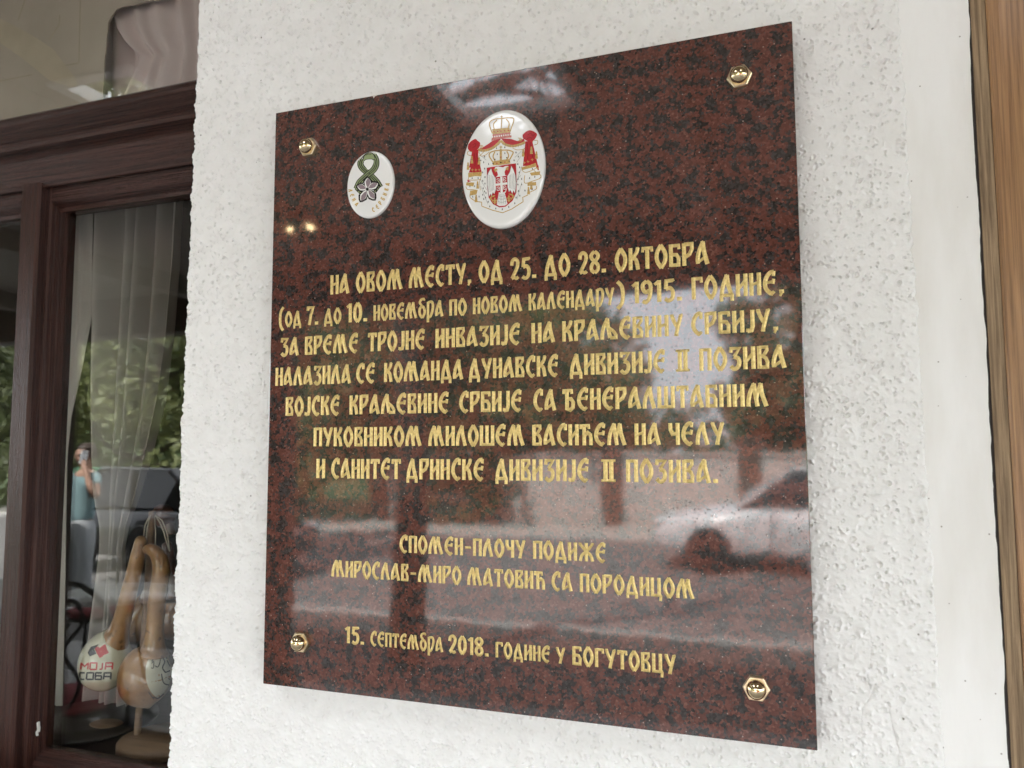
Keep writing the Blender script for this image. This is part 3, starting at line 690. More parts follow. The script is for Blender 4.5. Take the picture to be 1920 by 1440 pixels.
class Strokes:
    def __init__(s): s.v = []; s.f = []; s.g = []; s.k = 0
    def add(s, pts, wd, place, h0=.00034, hc=.00006, smooth=False, skirt=True):
        p = [np.array(q, float) for q in (catmull(pts, 5) if smooth else pts)]
        n = len(p); base = len(s.v); jit = (s.k % 7) * 0.00002; s.k += 1
        for i in range(n):
            if i == 0: d = p[1] - p[0]
            elif i == n - 1: d = p[-1] - p[-2]
            else:
                a = (p[i] - p[i - 1]); b = (p[i + 1] - p[i]); a /= np.linalg.norm(a) + 1e-9; b /= np.linalg.norm(b) + 1e-9; d = a + b
            d = d / (np.linalg.norm(d) + 1e-9); nn = np.array([-d[1], d[0]])
            m = 1.0
            if 0 < i < n - 1:
                a = p[i] - p[i - 1]; a /= np.linalg.norm(a) + 1e-9; m = min(1.45, 1 / max(.3, abs(np.dot(nn, [-a[1], a[0]]))))
            hw = (wd[i] if hasattr(wd, '__len__') else wd) / 2 * m
            l, r = p[i] + nn * hw, p[i] - nn * hw
            for q, h, g in ((l, 0.0, 1.0), (l, h0 + jit, 1.0), (p[i], hc + jit, 0.0), (r, h0 + jit, 1.0), (r, 0.0, 1.0)):
                s.v.append(place(q, h)); s.g.append(g)
        for i in range(n - 1):
            for k in (range(4) if skirt else (1, 2)):
                a = base + i * 5 + k; s.f.append((a, a + 5, a + 6, a + 1))
    def build(s, name, mat, parent=None):
        me = bpy.data.meshes.new(name); me.from_pydata([tuple(v) for v in s.v], [], s.f); me.update()
        at_ = me.attributes.new('groove', 'FLOAT', 'POINT'); at_.data.foreach_set('value', s.g)
        return link(name, me, mat, parent)

def width_of(word): return sum(GL[c][0] for c in word) + .075 * (len(word) - 1)
def set_word(S, word, x0, x1, z, H, tw=1.0):
    k = (x1 - x0) / width_of(word); x = x0; r = random.Random(word)
    for c in word:
        gw, strokes = GL[c]
        for pts, wm, sm in strokes:
            P = [(x + q[0] * k, z + q[1] * H) for q in pts]
            # the pen width follows the letter's own slenderness
            th = T * wm * (0.35 * H + 0.65 * min(k, H * 1.25)) * tw
            S.add(P, th, lambda q, h: (q[0], -h, q[1]), smooth=bool(sm))
        x += (gw + .075) * k
def px_x(px, z): # x on the slab for a photograph column at height z
    lo, hi = 0.0, 1440.0
    for _ in range(30):
        mid = (lo + hi) / 2
        if at(px, mid).z > z: lo = mid
        else: hi = mid
    return at(px, lo).x
LINES = [
 (.2082, .0266, [('НА', 619.6, 655.2), ('ОВОМ', 667.4, 755.1), ('МЕСТУ,', 766.8, 883.6), ('ОД', 897.7, 942.9), ('25.', 956.7, 1005.7), ('ДО', 1020.6, 1069.4), ('28.', 1084.3, 1136.6), ('ОКТОБРА', 1153.3, 1330.2)]),
 (.1679, .0257, [('(', 522.4, 533), ('ОД', 534.5, 565.2, .8), ('7.', 575, 596.8), ('ДО', 607.7, 640, .8), ('10.', 649.9, 688.7), ('НОВЕМбрА', 700.4, 831.3, .81), ('ПО', 842.5, 875.1, .81), ('НОВОМ', 887, 979.5, .81), ('КАЛЕНДАрУ', 991.4, 1152, .81), (')', 1155, 1172.8), ('1915.', 1185.3, 1279.3), ('ГОДИНЕ,', 1297.4, 1470.2)]),
 (.1268, .0250, [('ЗА', 525.9, 560.4), ('ВРЕМЕ', 571.8, 671.4), ('ТРОЈНЕ', 689.7, 796.8), ('ИНВАЗИЈЕ', 816.7, 975.3), ('НА', 996.8, 1040.9), ('КРАЉЕВИНУ', 1054.5, 1281.2), ('СРБИЈУ,', 1296.4, 1459.4)]),
 (.0852, .0253, [('НАЛАЗИЛА', 516.6, 658.1), ('СЕ', 668, 703), ('КОМАНДА', 720.5, 868.5), ('ДУНАВСКЕ', 879.1, 1047.2), ('ДИВИЗИЈЕ', 1068, 1248.1), ('|', 1266.3, 1294.7), ('ПОЗИВА', 1311.8, 1475.1)]),
 (.0433, .0254, [('ВОЈСКЕ', 535.7, 636.7), ('КРАЉЕВИНЕ', 655.5, 841.7), ('СРБИЈЕ', 861.2, 978.6), ('СА', 1000.3, 1042.8), ('ЂЕНЕРАЛШТАБНИМ', 1055.8, 1441.2)]),
 (.0010, .0251, [('ПУКОВНИКОМ', 588, 790.9), ('МИЛОШЕМ', 803.4, 983.9), ('ВАСИЋЕМ', 998.4, 1175), ('НА', 1190.4, 1239.2), ('ЧЕЛУ', 1254, 1358.7)]),
 (-.0418, .0259, [('И', 593.2, 609.4), ('САНИТЕТ', 621.1, 751.3), ('ДРИНСКЕ', 761.7, 908), ('ДИВИЗИЈЕ', 928.4, 1105), ('|', 1126.3, 1156), ('ПОЗИВА.', 1174.5, 1347)]),
 (-.1352, .0213, [('СПОМЕН-ПЛОЧУ', 749.2, 985.4), ('ПОДИЖЕ', 999.8, 1136.5)]),
 (-.1710, .0212, [('МИРОСЛАВ-МИРО', 621.5, 864.8), ('МАТОВИЋ', 876.2, 1022), ('СА', 1034.3, 1073.7), ('ПОРОДИЦОМ', 1087.4, 1302.3)]),
 (-.2553, .0212, [('15.', 646.7, 682.9), ('СЕПТЕМбрА', 694.7, 830.8, .83), ('2018.', 840.7, 916.5), ('ГОДИНЕ', 929.4, 1031.5, .86), ('У', 1042.5, 1060.1, .86), ('БОГУТОВЦУ', 1073.5, 1267.9)]),
]
for zr, H, words in LINES:
    S = Strokes(); z = ZC + zr
    for wd in words:
        hh = H * (wd[3] if len(wd) > 3 else 1.0)
        set_word(S, wd[0], px_x(wd[1], z), px_x(wd[2], z), z, hh, 1.08)
    child(S.build('inscription_line', M['gold']))

# --- brass dome nuts
def dome_nut(px, py, rot_):
    p = at(px, py, -.006)
    bm = bmesh.new(); r0 = .0142
    ring = lambda r_, y: [bm.verts.new((p.x + r_ * math.cos(rot_ + k * math.pi / 3), y, p.z + r_ * math.sin(rot_ + k * math.pi / 3))) for k in range(6)]
    rs = [ring(r0, -.0002), ring(r0, -.0056), ring(r0 * .93, -.0066), ring(r0 * .5, -.0066)]
    for a, b in zip(rs, rs[1:]):
        for k in range(6): bm.faces.new((a[k], b[k], b[(k + 1) % 6], a[(k + 1) % 6]))
    bm.faces.new(rs[-1])
    n = from_bm('nut', bm, M['brassflat']); child(n)
    bm = bmesh.new(); R0 = .0104
    prof = [(R0, .0064), (R0, .0085)] + [(R0 * math.cos(a), .0085 + R0 * .92 * math.sin(a)) for a in np.linspace(0.08, math.pi / 2 - .02, 14)]
    lathe(bm, prof, (p.x, 0, p.z), 40, axis='Y')
    bmesh.ops.recalc_face_normals(bm, faces=bm.faces)
    d = from_bm('dome', bm, M['brass'], n)
for a in ((576, 275, .02), (1386, 142, .10), (561, 1205, 0.0), (1418, 1292, -.05)): dome_nut(*a)

# --- porcelain medallions
def medallion(cx, cz, a, b, th):
    bm = bmesh.new(); prof = [(1.0, .0002), (1.0, th * .35)]
    for t in np.linspace(.1, 1, 7): prof.append((1 - .10 * (1 - math.cos(t * math.pi / 2)), th * .35 + th * .45 * math.sin(t * math.pi / 2)))
    for r_ in (.8, .7, .58, .45, .3, .15, .02): prof.append((r_, th * .8 + th * .2 * (1 - (r_ / .9) ** 2)))
    rings = []
    for r_, h in prof: rings.append([bm.verts.new((cx + a * r_ * math.cos(t), -h, cz + b * r_ * math.sin(t))) for t in np.linspace(0, 2 * math.pi, 97)[:-1]])
    for p, q in zip(rings, rings[1:]):
        for k in range(96): f = bm.faces.new((p[k], q[k], q[(k + 1) % 96], p[(k + 1) % 96])); f.smooth = True
    bm.faces.new(rings[-1])
    o = from_bm('medallion', bm, M['porcelain']); child(o)
    def surf(x, z):
        r_ = min(1.0, math.hypot((x - cx) / a, (z - cz) / b))
        if r_ <= .9: return -(th * .8 + th * .2 * (1 - (r_ / .9) ** 2))
        t = math.acos(max(-1, min(1, 1 - (1 - r_) / .10))) if r_ < 1 else 0
        return -(th * .35 + th * .45 * math.sin(t))
    return o, surf

class Print:
    """flat printed shapes laid on the glaze, traced in the plane of the medallion"""
    def __init__(s, med, surf, ox, oy, sc, ypl): s.med, s.surf, s.ox, s.oy, s.sc, s.y = med, surf, ox, oy, sc, ypl; s.lay = 0; s.parts = {}
    def xz(s, q): p = at(s.ox + q[0] / s.sc, s.oy + q[1] / s.sc, s.y); return (p.x, p.z)
    def bm(s, mat):
        if mat not in s.parts: s.parts[mat] = bmesh.new()
        return s.parts[mat]
    def put(s, b, mat):
        s.lay += 1; h = .00004 + s.lay * .0000035
        for v in b.verts: v.co.y = s.surf(v.co.x, v.co.z) - h
        for f in b.faces:
            f.normal_update()
            if f.normal.y > 0: f.normal_flip()
        merge(s.bm(mat), b)
    def poly(s, pts, mat, smooth=False):
        if smooth: pts = catmull(list(pts) + [pts[0]], 5)[:-1]
        b = bmesh.new(); vs = [b.verts.new((x, 0, z)) for x, z in (s.xz(q) for q in pts)]
        f = b.faces.new(vs); bmesh.ops.triangulate(b, faces=[f])
        for _ in range(5):
            e = [e for e in b.edges if e.calc_length() > .0035]
            if not e: break
            bmesh.ops.subdivide_edges(b, edges=e, cuts=1); bmesh.ops.triangulate(b, faces=b.faces[:])
        s.put(b, mat)
    def line(s, pts, wd, mat, smooth=True):
        p = [np.array(q, float) for q in (catmull(pts, 5) if smooth else pts)]
        dense = []
        for a_, c_ in zip(p, p[1:]):
            m_ = max(1, int(np.linalg.norm(c_ - a_) / 13))
            dense += [a_ + (c_ - a_) * (k_ / m_) for k_ in range(m_)]
        p = dense + [p[-1]]
        b = bmesh.new(); prev = None; n = len(p)
        for i in range(n):
            d = p[min(i + 1, n - 1)] - p[max(i - 1, 0)]; d /= np.linalg.norm(d) + 1e-9; nn = np.array([-d[1], d[0]])
            hw = (wd if not hasattr(wd, '__len__') else wd[0] + (wd[1] - wd[0]) * i / (n - 1)) / 2
            cur = [b.verts.new((x, 0, z)) for x, z in (s.xz(p[i] + nn * hw), s.xz(p[i] - nn * hw))]
            if prev: b.faces.new((prev[0], prev[1], cur[1], cur[0]))
            prev = cur
        s.put(b, mat)
    def dot(s, c, rx, ry, mat, ang=0):
        s.poly([(c[0] + rx * math.cos(t) * math.cos(ang) - ry * math.sin(t) * math.sin(ang), c[1] + rx * math.cos(t) * math.sin(ang) + ry * math.sin(t) * math.cos(ang)) for t in np.linspace(0, 2 * math.pi, 13)[:-1]], mat)
    def done(s, names):
        for m_, b in s.parts.items(): from_bm(names.get(m_, 'print'), b, M[m_], s.med)

med, surf = medallion(-0.3262, ZC + 0.3512, 0.0560, 0.0768, .0085)
P = Print(med, surf, 850, 190, 5.758, -.0078)
G, RD, WH, DK, GR, PK = 'e_gold', 'e_red', 'e_white', 'e_dark', 'e_grey', 'e_pink'
# ermine mantle
P.poly([(515, 440), (430, 500), (300, 560), (290, 700), (300, 900), (290, 1080), (310, 1130), (420, 1172), (530, 1198), (620, 1162), (748, 1080), (760, 900), (750, 600), (640, 520)], WH)
P.line([(190, 1045), (235, 1078), (305, 1088), (305, 1130), (420, 1174), (530, 1202), (625, 1164), (752, 1082), (748, 1036), (805, 1008)], 9, G, False)
# canopy swags
P.poly([(425, 425), (515, 400), (500, 440), (440, 480), (380, 515), (300, 535), (262, 520), (330, 490), (385, 455)], RD)
P.poly([(515, 400), (620, 405), (690, 428), (760, 402), (775, 440), (690, 475), (620, 478), (560, 455)], RD)
P.line([(262, 520), (330, 532), (415, 510), (480, 462), (513, 425)], 27, G); P.line([(513, 425), (560, 466), (640, 485), (720, 466), (775, 440)], 27, G)
for i in range(9):
    t = i / 8; P.line([(280 + 215 * t, 528 - 30 * t * t * 2.4 + 22), (280 + 215 * t, 528 - 30 * t * t * 2.4)], 3, GR, False)
    P.line([(535 + 225 * t, 465 + 26 * math.sin(t * 3.1) + 10), (535 + 225 * t, 445 + 26 * math.sin(t * 3.1))], 3, GR, False)
for q in ([(275, 545), (300, 590), (350, 580), (390, 545)], [(210, 545), (230, 585), (280, 590), (330, 545)], [(640, 505), (690, 525), (760, 515), (790, 480)], [(780, 500), (830, 460), (860, 430)], [(200, 545), (160, 535), (150, 570), (190, 585)], [(870, 420), (905, 420), (905, 455), (870, 470)]): P.line(q, 7, G)
for c in ((303, 488), (722, 410)): 
    for k in range(3): P.line([(c[0] - 22 + 12 * k, c[1] - 18), (c[0] - 6 + 12 * k, c[1] + 4), (c[0] - 20 + 12 * k, c[1] + 22)], 6, G)
# side drapes
P.poly([(205, 520), (272, 520), (268, 600), (296, 715), (168, 715), (186, 610)], RD)
P.poly([(165, 768), (185, 715), (296, 715), (308, 768)], RD)
P.poly([(158, 772), (310, 762), (304, 812), (236, 806), (160, 822)], G)
P.poly([(160, 822), (236, 808), (304, 814), (300, 850), (292, 960), (262, 1000), (180, 1015), (135, 930), (150, 850)], WH)
P.poly([(148, 842), (190, 862), (152, 872)], RD); P.poly([(140, 872), (226, 876), (216, 918), (134, 905)], G)
P.poly([(180, 962), (262, 955), (250, 1004), (172, 1018)], G)
P.line([(162, 822), (168, 846), (246, 850), (300, 842)], 7, G); P.line([(302, 815), (284, 870), (292, 960)], 6, G); P.line([(132, 915), (150, 948), (210, 952), (262, 962)], 7, G); P.line([(174, 1018), (188, 1046), (236, 1076)], 7, G)
P.poly([(778, 430), (852, 430), (872, 540), (912, 690), (752, 700), (762, 600)], RD)
P.poly([(895, 690), (918, 690), (922, 742), (890, 740)], RD)
P.poly([(738, 712), (820, 690), (890, 662), (898, 702), (820, 728), (740, 745)], G)
P.poly([(738, 745), (890, 705), (940, 800), (900, 900), (890, 945), (806, 1008), (750, 900)], WH)
P.poly([(826, 772), (935, 752), (930, 792), (842, 802)], G); P.poly([(800, 878), (892, 868), (892, 906), (800, 914)], G)
P.line([(740, 745), (782, 768), (860, 740), (900, 712)], 7, G); P.line([(870, 745), (900, 770), (940, 795), (930, 830), (850, 862), (790, 884), (766, 870), (772, 800)], 8, G); P.line([(895, 910), (890, 945), (808, 988)], 8, G)
for i, (x, y) in enumerate(((205, 740), (243, 742), (280, 740), (768, 664), (806, 652), (852, 630), (908, 722))):
    P.line([(x - 14, y), (x + 14, y - 3)], 6, G, False); P.line([(x - 2, y - 14), (x + 2, y + 14)], 6, G, False)
for q in ([(225, 560), (235, 640), (232, 700)], [(250, 560), (262, 650), (272, 700)], [(800, 450), (806, 560), (800, 620)], [(830, 440), (842, 540), (860, 610)]): P.line(q, 3, 'e_dark')
# rosettes
P.poly([(155, 460), (185, 430), (235, 404), (262, 425), (288, 448), (282, 494), (242, 528), (190, 540), (154, 508)], RD, True)
P.poly([(748, 360), (788, 322), (826, 310), (870, 324), (900, 352), (880, 404), (838, 438), (790, 424), (752, 396)], RD, True)
for q in ([(205, 470), (235, 455), (240, 480), (205, 500)], [(800, 360), (840, 345), (850, 375), (880, 350)], [(795, 400), (830, 385), (845, 410)]): P.line(q, 3, 'e_dark')
for (x, y) in ((200, 632), (280, 645), (158, 700), (843, 530), (897, 580), (756, 560), (264, 905), (246, 1050), (812, 965), (842, 912)):
    P.poly([(x - 8, y - 42), (x + 6, y - 42), (x + 15, y + 38), (x - 16, y + 38)], G); P.line([(x - 13, y - 6), (x + 12, y - 6)], 4, 'e_grey', False)
# upper crown
P.poly([(428, 350), (612, 330), (630, 378), (628, 392), (520, 402), (410, 428)], PK)
P.poly([(420, 300), (605, 285), (616, 335), (424, 358)], G)
for q in ([(420, 345), (388, 240), (430, 195), (520, 184)], [(612, 330), (652, 196), (600, 176), (520, 184)], [(452, 330), (432, 250), (470, 200)], [(580, 322), (602, 240), (570, 190)], [(516, 330), (520, 190)]): P.line(q, 11, G)
for x, y in ((440, 330), (480, 326), (515, 322), (555, 320), (595, 314)): P.dot((x, y), 7, 7, 'e_red')
for i in range(9): P.dot((425 + i * 24, 385 - i * 3), 7, 9, 'e_white')
P.line([(520, 150), (520, 180)], 8, G, False); P.line([(508, 164), (532, 164)], 8, G, False)
# lower crown
P.poly([(424, 652), (520, 636), (612, 626), (618, 674), (520, 690), (430, 694)], G)
for q in ([(428, 655), (390, 592), (402, 556), (450, 538), (515, 530)], [(612, 630), (648, 560), (630, 540), (590, 530), (515, 530)], [(455, 650), (432, 600), (450, 548)], [(580, 632), (600, 590), (580, 540)]): P.line(q, 13, G)
P.line([(516, 640), (516, 520)], 24, G, False); P.line([(516, 480), (516, 520)], 9, G, False); P.line([(500, 496), (532, 496)], 9, G, False)
for x, y, m_ in ((432, 676, DK), (474, 672, RD), (516, 664, DK), (560, 660, RD), (606, 652, DK), (452, 630, DK), (580, 612, DK), (516, 606, RD)): P.dot((x, y), 7, 7, m_)
# shield and eagle
P.poly([(364, 720), (678, 672), (686, 880), (682, 985), (640, 1075), (565, 1138), (500, 1146), (430, 1112), (382, 1040), (366, 920)], RD)
P.poly([(412, 725), (388, 760), (370, 800), (368, 900), (386, 1032), (404, 1000), (412, 1025), (430, 985), (444, 1005), (464, 950), (460, 830), (432, 790), (420, 750)], WH)
P.poly([(628, 696), (652, 740), (674, 800), (682, 890), (668, 995), (650, 965), (640, 1000), (616, 960), (604, 985), (588, 930), (585, 812), (612, 768), (622, 730)], WH)
P.poly([(486, 812), (490, 775), (474, 745), (446, 740), (456, 714), (486, 706), (508, 718), (522, 752), (540, 716), (566, 702), (596, 700), (600, 722), (570, 738), (556, 765), (562, 800), (586, 808), (586, 930), (566, 988), (496, 990), (462, 930), (462, 818)], WH)
P.poly([(494, 988), (556, 986), (586, 1108), (560, 1126), (500, 1132), (470, 1116)], WH)
for q in ([(412, 725), (388, 760), (370, 800), (368, 900), (386, 1032), (404, 1000), (412, 1025), (430, 985), (444, 1005), (464, 950), (460, 830), (432, 790), (420, 750), (412, 725)], [(628, 696), (652, 740), (674, 800), (682, 890), (668, 995), (650, 965), (640, 1000), (616, 960), (604, 985), (588, 930), (585, 812), (612, 768), (622, 730), (628, 696)]): P.line(q, 4, GR, False)
P.poly([(416, 752), (444, 742), (476, 762), (486, 800), (462, 822), (440, 792)], RD); P.poly([(566, 766), (580, 742), (606, 728), (618, 734), (606, 770), (584, 804), (564, 800)], RD)
for i in range(5):
    P.line([(380 + 16 * i, 790 + 6 * i), (378 + 15 * i, 900), (388 + 13 * i, 985 - 6 * i)], 3, GR); P.line([(666 - 15 * i, 770 + 8 * i), (672 - 16 * i, 880), (660 - 13 * i, 960 - 6 * i)], 3, GR)
    P.line([(500 + 12 * i, 1000), (482 + 22 * i, 1112)], 3, GR)
for y in (1020, 1050, 1082): P.line([(494 - (y - 1000) * .12, y), (525, y + 10), (560 + (y - 1000) * .2, y - 2)], 3, GR)
P.poly([(460, 822), (586, 806), (586, 930), (562, 975), (526, 994), (486, 980), (462, 935)], RD)
P.line([(522, 816), (525, 992)], 25, WH, False); P.line([(461, 904), (586, 888)], 24, WH, False)
for x, y, d in ((487, 858, -1), (558, 846, 1), (487, 946, -1), (558, 934, 1)):
    P.line([(x - 13 * d, y - 18), (x + 11 * d, y - 18), (x + 13 * d, y - 4)], 6, WH, False); P.line([(x - 13 * d, y + 18), (x + 11 * d, y + 18), (x + 13 * d, y + 4)], 6, WH, False); P.line([(x - 13 * d, y - 18), (x - 13 * d, y + 18)], 6, WH, False); P.line([(x - 10 * d, y), (x + 4 * d, y)], 5, WH, False)
P.poly([(438, 738), (470, 726), (486, 748), (468, 752), (460, 772), (452, 748)], G); P.poly([(604, 704), (572, 720), (566, 742), (584, 742), (594, 752), (598, 730)], G)
for x, y, d in ((430, 1030, 1), (625, 1012, -1)):
    for k in range(4): P.line([(x + 24 * d, y - 10), (x - (10 + 8 * k) * d, y + 8 * k - 6), (x - (22 - 6 * k) * d, y + 14 * k)], 8, G)
for x, y in ((450, 1078), (602, 1055)):
    P.line([(x, y - 36), (x, y + 34)], 15, G, False); P.line([(x - 2, y + 6), (x - 20, y - 12), (x - 24, y + 12)], 9, G); P.line([(x + 2, y + 6), (x + 20, y - 12), (x + 24, y + 12)], 9, G); P.line([(x - 18, y + 16), (x + 18, y + 14)], 8, G, False)
for x, y in ((330, 660), (300, 640), (385, 680), (340, 730), (320, 770), (345, 820), (320, 860), (345, 890), (325, 940), (340, 975), (320, 1010), (330, 1055), (355, 990), (350, 1040), (378, 1085), (395, 1135), (460, 1158), (530, 1166), (600, 1140), (665, 1100), (680, 1040), (705, 970), (700, 900), (740, 900), (720, 1020), (700, 680), (705, 600), (680, 555), (660, 640), (720, 715), (715, 770), (702, 840), (740, 840), (560, 500), (470, 510), (340, 600), (205, 830), (270, 830), (180, 918), (230, 918), (210, 1030), (280, 1030), (855, 730), (825, 830), (880, 815), (850, 950), (775, 965), (480, 575), (560, 565)):
    P.line([(x, y - 10), (x, y + 5)], [4, 8], 'e_dark', False); P.line([(x - 6, y + 1), (x, y + 12), (x + 6, y + 1)], 2.5, 'e_dark', False)
for q in ([(300, 590), (362, 640)], [(296, 850), (365, 960)], [(300, 920), (375, 1110)], [(740, 540), (668, 610)], [(730, 600), (690, 660)], [(742, 880), (690, 1060)], [(735, 800), (690, 850)], [(745, 700), (680, 900)]): P.line(q, 3, GR, False)
P.done({'e_gold': 'gold_print', 'e_red': 'red_print', 'e_white': 'white_print', 'e_dark': 'black_print', 'e_grey': 'grey_lines', 'e_pink': 'rose_print'})

med2, surf2 = medallion(-0.5181, ZC + 0.3543, 0.0360, 0.0462, .0060)
Q = Print(med2, surf2, 630, 260, 8.469, -.0056)
back = [(700, 775), (650, 690), (590, 625), (500, 540), (420, 470), (385, 400), (410, 320), (470, 250), (520, 228)]
front = [(520, 228), (575, 245), (625, 320), (635, 410), (600, 490), (520, 560), (430, 640), (370, 700), (325, 800)]
def ribbon(path):
    Q.line(path, 102, 'e_dark'); Q.line(path, 72, 'e_green')
    for off in (-13, 13):
        c = catmull(path, 5); pp = []
        for i in range(len(c)):
            d = c[min(i + 1, len(c) - 1)] - c[max(i - 1, 0)]; d /= np.linalg.norm(d); pp.append(c[i] + np.array([-d[1], d[0]]) * off)
        Q.line(pp, 15, 'e_dark', False)
ribbon(back); ribbon(front)
Q.poly([(430, 345), (440, 290), (480, 240), (530, 222), (580, 245), (612, 330), (560, 322), (490, 325)], 'e_green', True)
Q.line([(425, 330), (440, 275), (480, 235), (530, 217), (585, 240), (620, 300)], 14, 'e_dark')
Q.line([(435, 348), (490, 326), (560, 322), (612, 334)], 8, 'e_dark')
Q.poly([(440, 360), (490, 336), (555, 334), (592, 345), (590, 400), (555, 460), (515, 495), (470, 450), (445, 405)], 'e_white', True)
for pts in ([(298, 805), (330, 740), (400, 760), (420, 830), (380, 885)], [(716, 755), (650, 690), (600, 760), (600, 840), (640, 860)]): Q.poly(pts, 'e_dark')
for pts in ([(312, 800), (345, 755), (362, 768), (336, 818)], [(690, 765), (660, 715), (650, 740), (676, 782)], [(345, 832), (368, 818), (378, 850), (360, 862)], [(378, 856), (400, 846), (408, 870), (390, 880)], [(650, 800), (668, 782), (676, 800), (655, 825)], [(612, 830), (630, 818), (634, 840), (616, 858)]): Q.poly(pts, 'e_green')
def petal(tip, c, wd, mat, sh=0):
    t, c = np.array(tip, float), np.array(c, float); d = t - c; n = np.array([-d[1], d[0]]) / np.linalg.norm(d) * wd
    m1 = c + d * .62
    Q.poly([tuple(q) for q in (c, c + d * .3 + n * .72, m1 + n, t - d * .12 + n * .5, t, t - d * .12 - n * .5, m1 - n, c + d * .3 - n * .72)], mat, False)
cc = (500, 805); tips = [(510, 622), (668, 712), (612, 962), (392, 985), (338, 752)]
for t in tips: petal(np.array(cc) + (np.array(t) - cc) * 1.14, cc, 76, 'e_dark')
for i, t in enumerate(tips):
    petal(t, cc, 52, 'e_white')
    d = np.array(t, float) - cc; n = np.array([-d[1], d[0]]) / np.linalg.norm(d)
    s_ = 1 if i in (0, 4) else -1
    petal(np.array(t) + n * 7 * s_ - d * .03, np.array(cc) + d * .1 + n * 7 * s_, 38, 'e_mauve')
Q.dot(cc, 24, 26, 'e_dark')
for c, x, y, ux, uy, wi in [('Л', 226, 822, .98, -.10, 1), ('Е', 252, 898, .93, -.33, 1), ('Н', 282, 968, .85, -.5, 1), ('А', 328, 1040, .74, -.66, 1), ('С', 590, 1128, -.36, -.93, 2), ('Е', 655, 1082, -.60, -.80, 2), ('Р', 702, 1020, -.74, -.67, 2), ('Б', 742, 952, -.85, -.52, 2), ('И', 775, 882, -.92, -.38, 2), ('К', 800, 805, -.97, -.24, 2), ('А', 816, 722, -.99, -.12, 2)]:
    gw, st = GL[c]; Hh = 66; rx, ry = -uy, ux     # right direction of the letter
    for pts, wm, sm in st:
        Q.line([(x + rx * (q[0] - gw / 2) * Hh * 1.0 + ux * (q[1] - .5) * Hh, y + ry * (q[0] - gw / 2) * Hh * 1.0 + uy * (q[1] - .5) * Hh) for q in pts], 15 * wm, 'e_ochre' if wi == 1 else 'e_ochre2', bool(sm))
Q.done({'e_dark': 'black_print', 'e_green': 'green_ribbon', 'e_white': 'white_print', 'e_mauve': 'flower_petals', 'e_ochre': 'gilt_lettering', 'e_ochre2': 'gilt_lettering'})

# ------------------------------------------------------------------ behind the window: curtains, paper panel, gourds on their stand
from mathutils.bvhtree import BVHTree
def drape(name, rows, Y, folds, amp, mat, label, seed, nu=90, nv=60, sharp=1.0):
    rr = np.random.default_rng(seed)
    pys = [r[0] for r in rows]; fr = np.cumsum(rr.uniform(.6, 1.5, folds * 2 + 1)); fr = (fr - fr[0]) / (fr[-1] - fr[0]); am = rr.uniform(.45, 1.2, folds * 2 + 1) * np.where(np.arange(folds * 2 + 1) % 2, 1, -1)
    verts = []
    for j in range(nv + 1):
        py = pys[0] + (pys[-1] - pys[0]) * j / nv
        l = np.interp(py, pys, [r[1] for r in rows]); r_ = np.interp(py, pys, [r[2] for r in rows])
        a, b = at(l, py, Y), at(r_, py, Y); zc = (a.z + b.z) / 2
        for i in range(nu + 1):
            u = i / nu
            uu = u + .012 * math.sin(py * .011 + u * 5 + seed)
            h = np.interp(min(max(uu, 0), 1), fr, am); t = np.interp(min(max(uu, 0), 1), fr, np.arange(len(fr)))
            k = int(min(t, len(fr) - 2)); f = t - k; h = am[k] + (am[k + 1] - am[k]) * (3 * f * f - 2 * f ** 3)
            verts.append((a.x + (b.x - a.x) * u, Y + amp * h * min(1.0, abs(b.x - a.x) / .18), zc))
    faces = [(j * (nu + 1) + i, j * (nu + 1) + i + 1, (j + 1) * (nu + 1) + i + 1, (j + 1) * (nu + 1) + i) for j in range(nv) for i in range(nu)]
    me = bpy.data.meshes.new(name); me.from_pydata(verts, [], faces); me.update()
    o = link(name, me, mat, None, True)
    so_ = o.modifiers.new('thickness', 'SOLIDIFY'); so_.thickness = .0012
    return tag(o, label, 'curtain')
drape('curtain', [(330, 202, 352), (375, 202, 345), (500, 198, 338), (620, 196, 325), (750, 193, 308), (850, 190, 285), (930, 190, 262), (985, 196, 242), (1030, 195, 234), (1100, 188, 237), (1200, 178, 241), (1370, 165, 250), (1490, 160, 254)], .43, 4, .028, M['curtain'], 'sheer white curtain gathered behind the right-hand pane above the gourds', 5)
drape('curtain', [(345, 108, 182), (420, 112, 181), (600, 110, 179), (700, 106, 158), (780, 104, 138), (850, 102, 130), (950, 98, 128), (1100, 96, 126), (1365, 86, 120), (1490, 84, 118)], .41, 3, .014, M['curtain'], 'narrow pale curtain strip beside the window stile', 9)
drape('curtain', [(-90, 200, 392), (240, 186, 372)], .25, 5, .014, M['mauvecurtain'], 'mauve curtain hanging in folds behind the upper pane', 14)
drape('curtain', [(-90, 214, 392), (12, 219, 390), (40, 228, 388), (62, 240, 388), (82, 256, 386), (95, 268, 386), (104, 266, 386), (130, 256, 384), (170, 238, 382), (240, 205, 380)], .226, 4, .009, M['mauvecurtain'], 'swagged mauve curtain layer in front of the other in the upper pane', 23)
